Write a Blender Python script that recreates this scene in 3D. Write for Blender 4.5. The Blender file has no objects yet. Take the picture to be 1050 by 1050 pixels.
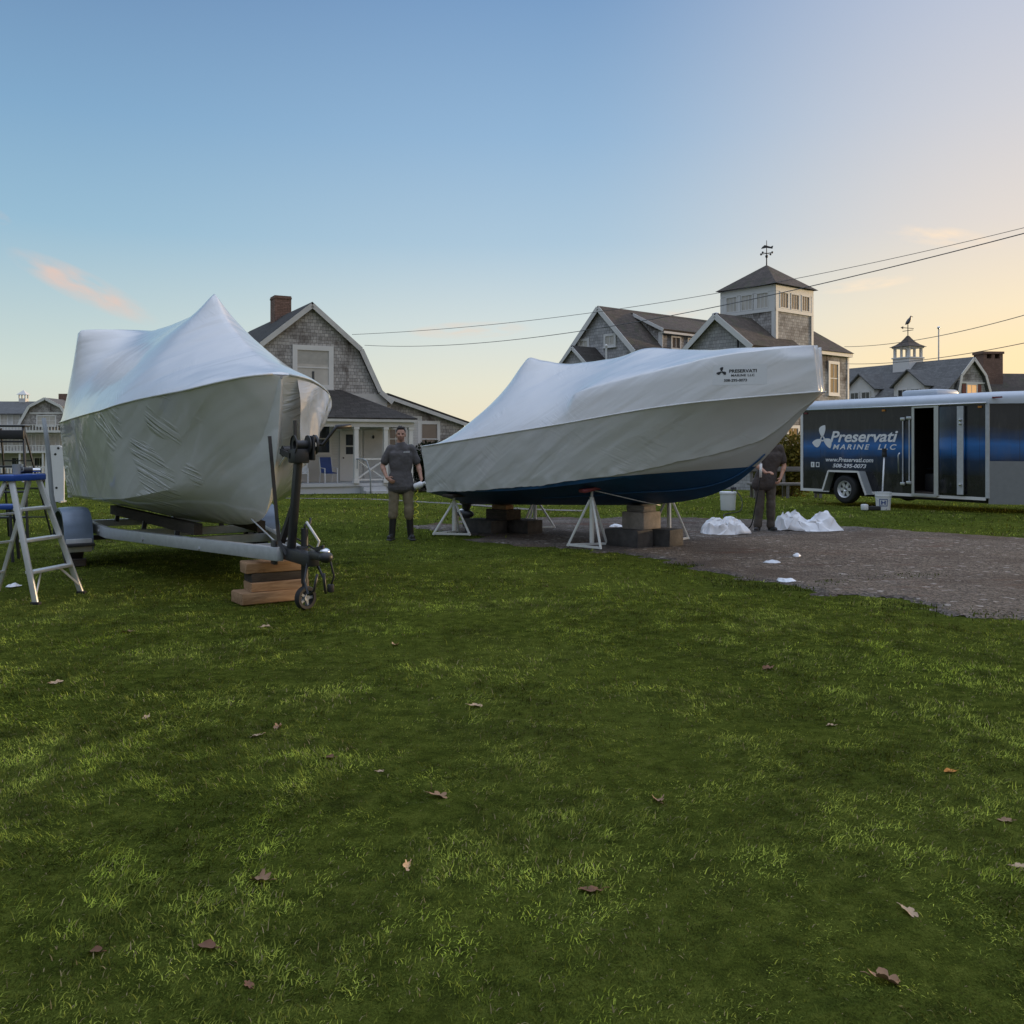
import bpy, bmesh, math, random
import numpy as np
from mathutils import Vector, Matrix, Euler
R = math.radians
random.seed(7); rng = np.random.default_rng(7)
S = bpy.context.scene
COL = S.collection

# ------------------------------------------------------------------ camera
cam_d = bpy.data.cameras.new('camera'); cam = bpy.data.objects.new('camera', cam_d); COL.objects.link(cam)
cam_d.sensor_width = 36; cam_d.lens = 970/1050*36; cam_d.clip_end = 6000; cam_d.clip_start = 0.05
cam.location = (0, 0, 1.5); cam.rotation_euler = (math.pi/2, 0, 0); cam_d.shift_y = -69/1050
S.camera = cam
# ------------------------------------------------------------------ world, sun, exposure
SUN_AZ, SUN_EL = R(62), R(5.0)          # azimuth clockwise from the view axis (+Y)
w = bpy.data.worlds.new('World'); S.world = w; w.use_nodes = True
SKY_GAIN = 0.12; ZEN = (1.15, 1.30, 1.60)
def build_world():
    nt = w.node_tree; N = nt.nodes; L = nt.links; N.clear()
    out = N.new('ShaderNodeOutputWorld'); bg = N.new('ShaderNodeBackground'); bg.inputs[1].default_value = SKY_GAIN
    L.new(bg.outputs[0], out.inputs[0])
    sky = N.new('ShaderNodeTexSky'); sky.sky_type = 'NISHITA'; sky.sun_disc = False
    sky.sun_elevation = SUN_EL; sky.sun_rotation = SUN_AZ
    sky.air_density = 1.0; sky.dust_density = 1.2; sky.ozone_density = 2.0; sky.altitude = 0
    def math_(op, a, b=None):
        n = N.new('ShaderNodeMath'); n.operation = op
        for i, v in enumerate((a, b)):
            if v is None: continue
            if isinstance(v, (int, float)): n.inputs[i].default_value = v
            else: L.new(v, n.inputs[i])
        return n.outputs[0]
    tc = N.new('ShaderNodeTexCoord'); sep = N.new('ShaderNodeSeparateXYZ'); L.new(tc.outputs['Generated'], sep.inputs[0])
    az = math_('ARCTAN2', sep.outputs[0], sep.outputs[1]); el = math_('ARCSINE', sep.outputs[2])
    # the dusk gradient to the left, ahead and to the right (where the sun went down), plus unseen sky added as fill light
    def ramp(stops):
        n = N.new('ShaderNodeValToRGB'); e = n.color_ramp.elements
        while len(e) < len(stops): e.new(.5)
        for q, (d, c) in zip(e, stops): q.position = max(0, (d+3)/93); q.color = (*[x/SKY_GAIN for x in c], 1)
        L.new(math_('DIVIDE', math_('ADD', el, R(3)), R(93)), n.inputs[0]); return n.outputs[0]
    def mixc(f, a, b):
        mx = N.new('ShaderNodeMix'); mx.data_type = 'RGBA'
        for i, v in ((0, f), (6, a), (7, b)):
            if isinstance(v, (int, float)): mx.inputs[i].default_value = v
            else: L.new(v, mx.inputs[i])
        return mx.outputs[2]
    def mapr(v, a, b):
        n = N.new('ShaderNodeMapRange'); n.interpolation_type = 'SMOOTHSTEP'; L.new(v, n.inputs[0]); n.inputs[1].default_value = a; n.inputs[2].default_value = b; return n.outputs[0]
    up = [(38, (.48, .62, .88)), (60, ZEN), (90, ZEN)]  # unseen upper sky, brightened to light the scene from above
    left = ramp([(-3, (.45, .43, .35)), (0, (.76, .73, .60)), (4, (.67, .77, .71)), (12, (.34, .55, .71)), (18, (.24, .43, .645)), (26, (.16, .29, .505))]+up)
    mid = ramp([(-3, (.55, .48, .38)), (0, (.95, .82, .58)), (3.5, (.86, .84, .69)), (7, (.71, .79, .78)), (12, (.45, .62, .765)), (18, (.315, .50, .72)), (26, (.20, .355, .60))]+up)
    right = ramp([(-3, (.65, .48, .30)), (0, (1.16, .85, .44)), (5, (1.13, .87, .51)), (7.5, (1.04, .86, .60)), (12, (.85, .76, .69)), (18, (.69, .685, .73)), (26, (.52, .585, .74))]+up)
    glow = ramp([(-3, (.8, .5, .25)), (0, (2.2, 1.25, .42)), (5, (2.0, 1.25, .5)), (12, (1.3, 1.0, .72)), (26, (.7, .68, .75))]+up)
    back = ramp([(-3, (.24, .24, .24)), (0, (.40, .40, .41)), (10, (.43, .44, .46)), (26, (.52, .57, .65))]+up)  # unseen sky behind the camera, levels chosen as fill light
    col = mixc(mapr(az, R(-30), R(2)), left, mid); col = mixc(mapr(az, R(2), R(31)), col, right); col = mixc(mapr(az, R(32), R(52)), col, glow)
    bl = N.new('ShaderNodeMix'); bl.data_type = 'RGBA'; bl.blend_type = 'MULTIPLY'; bl.inputs[7].default_value = (.48, .53, .58, 1); L.new(back, bl.inputs[6])  # unseen left rear sky dimmed so the boat sides go darker
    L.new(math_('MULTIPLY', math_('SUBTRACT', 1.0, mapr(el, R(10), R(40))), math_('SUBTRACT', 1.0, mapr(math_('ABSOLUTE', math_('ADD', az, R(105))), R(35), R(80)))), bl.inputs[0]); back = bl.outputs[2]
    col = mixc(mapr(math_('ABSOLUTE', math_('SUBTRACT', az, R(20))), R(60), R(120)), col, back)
    col = mixc(.1, col, sky.outputs[0])
    # thin clouds: streaks that exist in the sky itself
    def streak(col, az0, el0, ln, th, tilt, amount, colr, seed, sc):
        da = math_('SUBTRACT', az, az0); de = math_('SUBTRACT', el, el0)
        c, s = math.cos(tilt), math.sin(tilt)
        u = math_('ADD', math_('MULTIPLY', da, c), math_('MULTIPLY', de, s))
        v = math_('ADD', math_('MULTIPLY', da, -s), math_('MULTIPLY', de, c))
        q = math_('ADD', math_('POWER', math_('ABSOLUTE', math_('DIVIDE', u, ln)), 2.0), math_('POWER', math_('ABSOLUTE', math_('DIVIDE', v, th)), 2.0))
        mask = math_('MAXIMUM', math_('SUBTRACT', 1.0, q), 0.0)
        cb = N.new('ShaderNodeCombineXYZ'); L.new(math_('DIVIDE', u, ln), cb.inputs[0]); L.new(math_('DIVIDE', v, th*1.6), cb.inputs[1]); cb.inputs[2].default_value = seed
        nz = N.new('ShaderNodeTexNoise'); nz.inputs['Scale'].default_value = sc; nz.inputs['Detail'].default_value = 6; L.new(cb.outputs[0], nz.inputs['Vector'])
        n2 = math_('MAXIMUM', math_('MULTIPLY', math_('SUBTRACT', nz.outputs[0], 0.36), 3.2), 0.0)
        f = math_('MINIMUM', math_('MULTIPLY', math_('MULTIPLY', mask, n2), amount), 0.85)
        mx = N.new('ShaderNodeMix'); mx.data_type = 'RGBA'; L.new(f, mx.inputs['Factor']); L.new(col, mx.inputs[6]); mx.inputs[7].default_value = (*colr, 1)
        return mx.outputs[2]
    k = CLOUD
    col = streak(col, R(-24.3), R(8.6), R(4.3), R(.9), R(-24), 1.0, (6.0*k, 4.3*k, 3.6*k), 1.3, 1.6)
    col = streak(col, R(-29.5), R(12.3), R(1.8), R(.5), R(-20), .7, (5.2*k, 3.9*k, 3.4*k), 5.1, 1.5)
    col = streak(col, R(-2.5), R(6.9), R(4.0), R(.55), R(2), .7, (6.4*k, 4.8*k, 3.6*k), 2.3, 1.8)
    col = streak(col, R(24.5), R(11.3), R(3.2), R(.6), R(-12), .7, (8.0*k, 6.2*k, 4.4*k), 7.7, 1.8)
    col = streak(col, R(9.8), R(7.7), R(1.6), R(.35), R(4), .6, (6.4*k, 5.2*k, 4.3*k), 9.2, 1.8)
    col = streak(col, R(20.5), R(9.0), R(2.8), R(.4), R(5), .5, (8.4*k, 6.4*k, 4.4*k), 3.1, 1.8)
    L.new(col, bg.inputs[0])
CLOUD = 1.12
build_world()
sun_d = bpy.data.lights.new('sun', 'SUN'); sun = bpy.data.objects.new('sun', sun_d); COL.objects.link(sun)
sun_d.energy = 2.4; sun_d.angle = R(2); sun_d.color = (1, .72, .42)
sdir = Vector((math.sin(SUN_AZ)*math.cos(SUN_EL), math.cos(SUN_AZ)*math.cos(SUN_EL), math.sin(SUN_EL)))
sun.rotation_euler = sdir.to_track_quat('Z', 'Y').to_euler()
S.view_settings.view_transform = 'Standard'; S.view_settings.look = 'None'
S.view_settings.exposure = 0.0; S.view_settings.gamma = 1.0
S.cycles.max_bounces = 6; S.cycles.transparent_max_bounces = 8; S.cycles.use_denoising = True

# ------------------------------------------------------------------ helpers: measuring
def P(px, py, d):
    """world point that lies d metres in front of the camera (surveyed from the photograph)"""
    return Vector(((px-525)/970*d, d, 1.5 + (456-py)/970*d))
def sst(a, b, x):
    t = np.clip((np.asarray(x, float)-a)/(b-a), 0, 1); return t*t*(3-2*t)
TY = [-50, 18, 28, 38, 70, 110, 400, 3000]; TZ = [0, 0, -.17, -.45, -1.2, -2.4, -4, -8]
def hashn(ix, iy, seed):
    h = (ix.astype(np.int64)*374761393 + iy.astype(np.int64)*668265263 + seed*982451653) & 0x7fffffff
    h = ((h ^ (h >> 13))*1274126177) & 0x7fffffff
    return ((h ^ (h >> 16)) & 0xffff)/65535.0
def vnoise(x, y, seed=0):
    x = np.asarray(x, float); y = np.asarray(y, float)
    ix = np.floor(x); iy = np.floor(y); fx = x-ix; fy = y-iy
    fx = fx*fx*(3-2*fx); fy = fy*fy*(3-2*fy)
    a = hashn(ix, iy, seed); b = hashn(ix+1, iy, seed); c = hashn(ix, iy+1, seed); d = hashn(ix+1, iy+1, seed)
    return (a*(1-fx)+b*fx)*(1-fy) + (c*(1-fx)+d*fx)*fy
def fbm(x, y, seed=0, o=4):
    t = 0; a = .5
    for i in range(o):
        t = t + a*vnoise(np.asarray(x)*2**i, np.asarray(y)*2**i, seed+i); a *= .5
    return t/(1-.5**o)
def terrain(x, y):
    x = np.asarray(x, float); y = np.asarray(y, float)
    z = np.interp(y, TY, TZ)
    z = z + .11*sst(4.5, 7.5, x)*sst(16, 20, y)*(1-sst(26, 34, y))
    near = 1-sst(24, 40, y)
    z = z + near*.012*(fbm(x*.55, y*.55, 3, 3)-.5) + near*.008*(fbm(x*2.3, y*2.3, 9, 2)-.5)
    return z
def tz(x, y): return float(terrain(x, y))
def itp(x, pts):
    """smooth (monotone cubic) interpolation through pts"""
    xs = np.array([p[0] for p in pts], float); ys = np.array([p[1] for p in pts], float)
    h = np.diff(xs); dl = np.diff(ys)/h; m = np.zeros(len(xs)); m[0] = dl[0]; m[-1] = dl[-1]
    for i in range(1, len(xs)-1):
        if dl[i-1]*dl[i] > 0: m[i] = 2*dl[i-1]*dl[i]/(dl[i-1]+dl[i])
    x = np.clip(np.asarray(x, float), xs[0], xs[-1]); k = np.clip(np.searchsorted(xs, x, side='right')-1, 0, len(h)-1)
    t = (x-xs[k])/h[k]
    return ys[k]*(1+2*t)*(1-t)**2 + m[k]*h[k]*t*(1-t)**2 + ys[k+1]*t*t*(3-2*t) + m[k+1]*h[k]*t*t*(t-1)

# ------------------------------------------------------------------ helpers: meshes
class MB:
    def __init__(s): s.v = []; s.f = []; s.mi = []
    def add(s, vs, fs, mi=0):
        n = len(s.v); s.v += [tuple(v) for v in vs]; s.f += [tuple(i+n for i in f) for f in fs]; s.mi += [mi]*len(fs); return s
    def obox(s, c, ax, sz, mi=0, taper=1.0, bev=0.0):
        """box from centre, three axes and full sizes; bev cuts its long edges"""
        c = Vector(c); a, b, n = [Vector(q).normalized()*(z/2) for q, z in zip(ax, sz)]
        if bev > 0:
            bm = bmesh.new(); bmesh.ops.create_cube(bm, size=1)
            for v in bm.verts:
                k = taper if v.co.z > 0 else 1
                v.co = Vector((v.co.x*sz[0]*k, v.co.y*sz[1]*k, v.co.z*sz[2]))
            bmesh.ops.bevel(bm, geom=bm.edges[:], offset=bev, segments=2, affect='EDGES', profile=.5)
            A = [Vector(q).normalized() for q in ax]
            bm.verts.index_update()
            s.add([c + A[0]*v.co.x + A[1]*v.co.y + A[2]*v.co.z for v in bm.verts], [[v.index for v in f.verts] for f in bm.faces], mi)
            bm.free(); return s
        vs = []
        for k in (-1, 1):
            t = taper if k > 0 else 1
            for i, j in ((-1, -1), (1, -1), (1, 1), (-1, 1)): vs.append(c + a*i*t + b*j*t + n*k)
        return s.add(vs, [(3, 2, 1, 0), (4, 5, 6, 7), (0, 1, 5, 4), (1, 2, 6, 5), (2, 3, 7, 6), (3, 0, 4, 7)], mi)
    def box(s, c, sz, rz=0, mi=0, bev=0.0, taper=1.0, rx=0, ry=0):
        m = Euler((rx, ry, rz)).to_matrix()
        return s.obox(c, (m.col[0], m.col[1], m.col[2]), sz, mi, taper, bev)
    def bb(s, x0, x1, y0, y1, z0, z1, mi=0, bev=0.0):
        return s.box(((x0+x1)/2, (y0+y1)/2, (z0+z1)/2), (abs(x1-x0), abs(y1-y0), abs(z1-z0)), 0, mi, bev)
    def beam(s, p, q, w_, h, up=(0, 0, 1), mi=0, bev=0.0):
        p = Vector(p); q = Vector(q); d = q-p; a = d.normalized(); u = Vector(up); sdv = a.cross(u)
        if sdv.length < 1e-4: sdv = a.cross(Vector((1, 0, 0)))
        sdv.normalize(); u2 = sdv.cross(a)
        return s.obox((p+q)/2, (sdv, u2, a), (w_, h, d.length), mi, 1, bev)
    def tube(s, path, r, n=10, mi=0, cap=True, flat=1.0):
        path = [Vector(p) for p in path]; rs = r if isinstance(r, (list, tuple)) else [r]*len(path)
        ref = None; vs = []; fs = []
        for i, p in enumerate(path):
            t = (path[min(i+1, len(path)-1)] - path[max(i-1, 0)]).normalized()
            if ref is None: ref = t.orthogonal().normalized()
            ref = (ref - t*ref.dot(t)); ref = ref.normalized() if ref.length > 1e-5 else t.orthogonal().normalized()
            b = t.cross(ref)
            for k in range(n):
                a = 2*math.pi*k/n; vs.append(p + (ref*math.cos(a) + b*math.sin(a)*flat)*rs[i])
        for i in range(len(path)-1):
            for k in range(n):
                k2 = (k+1) % n; fs.append((i*n+k, i*n+k2, (i+1)*n+k2, (i+1)*n+k))
        if cap: fs.append(tuple(range(n-1, -1, -1))); fs.append(tuple((len(path)-1)*n+k for k in range(n)))
        return s.add(vs, fs, mi)
    def lathe(s, prof, c=(0, 0, 0), ax=(0, 0, 1), n=24, mi=0):
        c = Vector(c); a = Vector(ax).normalized(); u = a.orthogonal().normalized(); b = a.cross(u); vs = []; fs = []
        for r, h in prof:
            for k in range(n):
                t = 2*math.pi*k/n; vs.append(c + a*h + (u*math.cos(t)+b*math.sin(t))*max(r, 1e-4))
        for i in range(len(prof)-1):
            for k in range(n):
                k2 = (k+1) % n; fs.append((i*n+k, i*n+k2, (i+1)*n+k2, (i+1)*n+k))
        return s.add(vs, fs, mi)
    def prism(s, poly, o, a, b, n, t, mi=0):
        """2D polygon in axes a,b at o, thickness t along n (from 0 to t)"""
        o = Vector(o); a = Vector(a).normalized(); b = Vector(b).normalized(); n = Vector(n).normalized(); k = len(poly)
        vs = [o+a*x+b*y for x, y in poly] + [o+a*x+b*y+n*t for x, y in poly]
        fs = [tuple(range(k-1, -1, -1)), tuple(range(k, 2*k))] + [(i, (i+1) % k, k+(i+1) % k, k+i) for i in range(k)]
        return s.add(vs, fs, mi)
    def slab(s, quad, t, mi=0):
        """a quad (3D, counter-clockwise from outside) thickened inwards by t"""
        q = [Vector(p) for p in quad]; n = (q[1]-q[0]).cross(q[-1]-q[0]).normalized(); k = len(q)
        vs = q + [p-n*t for p in q]
        fs = [tuple(range(k)), tuple(range(2*k-1, k-1, -1))] + [(i, k+i, k+(i+1) % k, (i+1) % k) for i in range(k)]
        return s.add(vs, fs, mi)
    def ell(s, c, r, rot=None, n=12, m=8, mi=0):
        c = Vector(c); vs = []; fs = []
        M = rot if rot is not None else Matrix.Identity(3)
        for i in range(m+1):
            a = math.pi*i/m
            for k in range(n):
                b = 2*math.pi*k/n
                vs.append(c + M @ Vector((r[0]*math.sin(a)*math.cos(b), r[1]*math.sin(a)*math.sin(b), -r[2]*math.cos(a))))
        for i in range(m):
            for k in range(n):
                k2 = (k+1) % n; fs.append((i*n+k, i*n+k2, (i+1)*n+k2, (i+1)*n+k))
        return s.add(vs, fs, mi)
    def grid(s, pts, mi=0, flip=False, closed=False):
        """rows of points"""
        r, c = len(pts), len(pts[0]); vs = [p for row in pts for p in row]; fs = []
        for i in range(r-1):
            for j in range(c-1 if not closed else c):
                q = (i*c+j, i*c+(j+1) % c, (i+1)*c+(j+1) % c, (i+1)*c+j); fs.append(q[::-1] if flip else q)
        return s.add(vs, fs, mi)
    def mesh(s, name, mats, smooth=False, uv=True):
        me = bpy.data.meshes.new(name); me.from_pydata(s.v, [], s.f); me.update()
        mats = mats if isinstance(mats, (list, tuple)) else [mats]
        for m in mats: me.materials.append(m)
        me.polygons.foreach_set('material_index', s.mi)
        bm = bmesh.new(); bm.from_mesh(me); bmesh.ops.remove_doubles(bm, verts=bm.verts, dist=1e-5); bmesh.ops.recalc_face_normals(bm, faces=bm.faces); bm.to_mesh(me); bm.free()
        if uv: face_uv(me)
        if smooth is True:
            me.polygons.foreach_set('use_smooth', [True]*len(me.polygons))
        elif smooth:
            me.polygons.foreach_set('use_smooth', [True]*len(me.polygons)); me.set_sharp_from_angle(angle=R(smooth))
        return me
    def build(s, name, mats, parent=None, smooth=35, uv=True):
        return link(name, s.mesh(name, mats, smooth, uv), parent)
def face_uv(me):
    if not me.polygons: return
    l = me.uv_layers.new(name='uv')
    for p in me.polygons:
        n = p.normal
        if abs(n.z) > .995: t = Vector((1, 0, 0)); b = Vector((0, 1, 0))
        else: t = Vector((0, 0, 1)).cross(n).normalized(); b = n.cross(t)
        for li in p.loop_indices:
            c = me.vertices[me.loops[li].vertex_index].co; l.data[li].uv = (c.dot(t), c.dot(b))
def link(name, me, parent=None):
    o = bpy.data.objects.new(name, me); COL.objects.link(o)
    if parent is not None: o.parent = parent
    return o
def thing(name, label, cat, loc=(0, 0, 0), rz=0, group=None):
    o = bpy.data.objects.new(name, None); COL.objects.link(o); o.location = loc; o.rotation_euler = (0, 0, rz)
    o.empty_display_size = .2
    return tag(o, label, cat, group)
def tag(o, label, cat, group=None, kind=None):
    if label: o['label'] = label
    if cat: o['category'] = cat
    if group: o['group'] = group
    if kind: o['kind'] = kind
    return o
def struct(o): o['kind'] = 'structure'; return o
def copy_tree(o, parent=None):
    c = o.copy(); COL.objects.link(c)
    if parent is not None: c.parent = parent
    for ch in list(o.children): copy_tree(ch, c)
    return c
def npmesh(name, v, faces_flat, counts, mats, colors=None, smooth=False):
    me = bpy.data.meshes.new(name); me.vertices.add(len(v)); me.vertices.foreach_set('co', np.asarray(v, np.float32).ravel())
    me.loops.add(len(faces_flat)); me.loops.foreach_set('vertex_index', np.asarray(faces_flat, np.int32))
    counts = np.asarray(counts, np.int32); me.polygons.add(len(counts))
    me.polygons.foreach_set('loop_start', np.concatenate(([0], np.cumsum(counts)[:-1])).astype(np.int32)); me.polygons.foreach_set('loop_total', counts)
    for m in (mats if isinstance(mats, (list, tuple)) else [mats]): me.materials.append(m)
    if colors is not None:
        a = me.attributes.new('tint', 'FLOAT_COLOR', 'POINT'); c = np.ones((len(v), 4), np.float32); c[:, :3] = colors; a.data.foreach_set('color', c.ravel())
    me.update(calc_edges=True); me.validate()
    if smooth: me.polygons.foreach_set('use_smooth', [True]*len(me.polygons))
    return me

# ------------------------------------------------------------------ materials
def lin(h):
    h = h.lstrip('#'); c = [int(h[i:i+2], 16)/255 for i in (0, 2, 4)]
    return tuple((x/12.92 if x <= .04045 else ((x+.055)/1.055)**2.4) for x in c)
class MN:
    """a small node-graph helper"""
    def __init__(s, name):
        s.m = bpy.data.materials.new(name); s.m.use_nodes = True; s.nt = s.m.node_tree; s.N = s.nt.nodes; s.L = s.nt.links
        s.b = s.N['Principled BSDF']; s.out = s.N['Material Output']
    def set(s, **k):
        for a, v in k.items():
            i = s.b.inputs[a.replace('_', ' ')]
            if hasattr(v, 'is_output'): s.L.new(v, i)
            else: i.default_value = (*v, 1) if isinstance(v, tuple) and len(v) == 3 else v
        return s
    def coord(s, kind='Object', scale=(1, 1, 1), rot=(0, 0, 0)):
        t = s.N.new('ShaderNodeTexCoord'); mp = s.N.new('ShaderNodeMapping'); mp.inputs['Scale'].default_value = scale; mp.inputs['Rotation'].default_value = rot
        s.L.new(t.outputs[kind], mp.inputs[0]); return mp.outputs[0]
    def noise(s, vec, scale=5, detail=4, rough=.55, dist=0):
        n = s.N.new('ShaderNodeTexNoise'); n.inputs['Scale'].default_value = scale; n.inputs['Detail'].default_value = detail; n.inputs['Roughness'].default_value = rough
        n.inputs['Distortion'].default_value = dist
        if vec is not None: s.L.new(vec, n.inputs['Vector'])
        return n.outputs[0]
    def ramp(s, f, stops, interp='LINEAR'):
        n = s.N.new('ShaderNodeValToRGB'); n.color_ramp.interpolation = interp; e = n.color_ramp.elements
        while len(e) < len(stops): e.new(.5)
        for el, (p, c) in zip(e, stops): el.position = p; el.color = (*c, 1) if not isinstance(c, (int, float)) else (c, c, c, 1)
        s.L.new(f, n.inputs[0]); return n.outputs[0]
    def mix(s, f, a, b, blend='MIX'):
        n = s.N.new('ShaderNodeMix'); n.data_type = 'RGBA'; n.blend_type = blend
        for i, v in ((0, f), (6, a), (7, b)):
            if hasattr(v, 'is_output'): s.L.new(v, n.inputs[i])
            else: n.inputs[i].default_value = v if isinstance(v, (int, float)) else (*v, 1)
        return n.outputs[2]
    def math(s, op, a, b=0.0, c=0.0):
        n = s.N.new('ShaderNodeMath'); n.operation = op
        for i, v in enumerate((a, b, c)):
            if hasattr(v, 'is_output'): s.L.new(v, n.inputs[i])
            else: n.inputs[i].default_value = v
        return n.outputs[0]
    def bump(s, h, strength=.3, dist=.02, prev=None):
        n = s.N.new('ShaderNodeBump'); n.inputs['Strength'].default_value = strength; n.inputs['Distance'].default_value = dist; s.L.new(h, n.inputs['Height'])
        if prev is not None: s.L.new(prev, n.inputs['Normal'])
        s.L.new(n.outputs[0], s.b.inputs['Normal']); return n.outputs[0]
    def attr(s, name):
        n = s.N.new('ShaderNodeAttribute'); n.attribute_name = name; return n.outputs['Color']
    def sep(s, v):
        n = s.N.new('ShaderNodeSeparateXYZ'); s.L.new(v, n.inputs[0]); return n.outputs
MAT = {}
def plain(name, col, rough=.6, metal=0, var=.15, scale=9, bump=0.0, spec=.5, coat=0):
    k = MN(name); c = k.coord(); n = k.noise(c, scale, 5)
    k.set(Base_Color=k.mix(n, tuple(x*(1-var) for x in col), tuple(min(1, x*(1+var)) for x in col)), Metallic=metal)
    n2 = k.noise(c, scale*3.1, 3); k.set(Roughness=k.math('MULTIPLY_ADD', n2, .16, max(.02, rough-.08)))
    k.b.inputs['Specular IOR Level'].default_value = spec; k.b.inputs['Coat Weight'].default_value = coat
    if bump: k.bump(n2, bump, .01)
    MAT[name] = k.m; return k.m
plain('white_paint', (.68, .67, .65), .55, var=.08, scale=2.5, bump=.05)
plain('old_white_paint', (.55, .54, .52), .6, var=.22, scale=3.5, bump=.08)
plain('rubber', (.018, .018, .019), .75, var=.3, bump=.1)
plain('black_metal', (.025, .026, .03), .45, var=.25)
plain('black_plastic', (.02, .02, .022), .5, var=.2)
plain('galvanised', (.47, .49, .51), .42, .25, .22, 14, .05)
plain('trailer_roof', (.50, .55, .62), .35, .2, .12, 5)
plain('fender_metal', (.15, .19, .25), .36, .3, .2, 7, .04)
plain('aluminium', (.62, .63, .65), .35, .85, .12, 12)
plain('ladder_metal', (.62, .62, .61), .42, .35, .12, 12)
plain('cable_grey', (.10, .10, .105), .6)
plain('chrome', (.7, .7, .72), .18, 1.0, .1, 8)
plain('steel_rim', (.62, .63, .65), .35, .5, .1, 12)
plain('blue_plastic', (.012, .06, .30), .4, var=.2)
plain('dark_blue_paint', (.010, .05, .22), .45, var=.2)
plain('stand_paint', (.66, .67, .64), .5, var=.14, scale=16, bump=.05)
plain('red_paint', (.16, .022, .025), .6, var=.3)
plain('white_plastic', (.70, .71, .72), .4, var=.08)
plain('guard_plate', (.22, .23, .24), .4, .2, .15)
plain('film_patch', (.70, .71, .72), .3, var=.03)
plain('grey_plastic', (.30, .32, .33), .55, var=.12)
plain('dark_interior', (.02, .014, .012), .8, var=.5, scale=2)
plain('curtain', (.42, .40, .36), .9, var=.2, scale=6)
plain('porch_grey', (.50, .51, .52), .6, var=.12, scale=4)
plain('hull_grey', (.52, .52, .515), .3, var=.1, scale=2)
plain('stubble', (.30, .165, .12), .6, var=.1)
plain('white_trash', (.74, .77, .82), .25, var=.06, scale=6, bump=.15)
plain('yellow_cord', (.62, .58, .04), .5, var=.1)
plain('skin', (.42, .23, .16), .5, var=.12, scale=20)
plain('hair', (.022, .015, .012), .7, var=.4, scale=60, bump=.3)
plain('eye_dark', (.05, .03, .025), .4)
plain('lips', (.33, .13, .11), .45)
plain('shirt_grey', (.095, .088, .09), .9, var=.22, scale=14, bump=.25)
plain('shirt_dark', (.055, .046, .043), .9, var=.22, scale=14, bump=.25)
plain('trouser_khaki', (.20, .165, .105), .9, var=.3, scale=11, bump=.25)
plain('trouser_dark', (.075, .065, .055), .9, var=.25, scale=12, bump=.2)
plain('boot_black', (.018, .017, .018), .5, var=.3, scale=20)
plain('bark', (.09, .065, .045), .9, var=.35, scale=16, bump=.5)
plain('letter_white', (.74, .75, .77), .45, var=.03)
plain('letter_black', (.02, .02, .025), .5, var=.03)
plain('cloud_cap', (.8, .8, .8), .5)
plain('window_frame_red', (.18, .05, .04), .6)

def glass(name, base, rough=.06, var=.5):
    k = MN(name); c = k.coord(); n = k.noise(c, 1.3, 3)
    k.set(Base_Color=k.mix(n, tuple(x*(1-var) for x in base), tuple(x*(1+var) for x in base)), Roughness=rough, Specular_IOR_Level=.8)
    n2 = k.noise(c, 2.2, 2); k.bump(n2, .06, .05); MAT[name] = k.m
glass('glass_dark', (.035, .04, .045)); glass('glass_pale', (.50, .47, .42), .08, .35); glass('glass_warm', (.17, .135, .11), .1, .3)  # light tone of glass_pale paints in reflected sky along with the curtains
# lit window panes (lamps on inside)
k = MN('glass_lit'); k.set(Base_Color=(.5, .3, .16), Roughness=.2, Emission_Color=(1, .55, .22), Emission_Strength=.55); MAT['glass_lit'] = k.m

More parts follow.
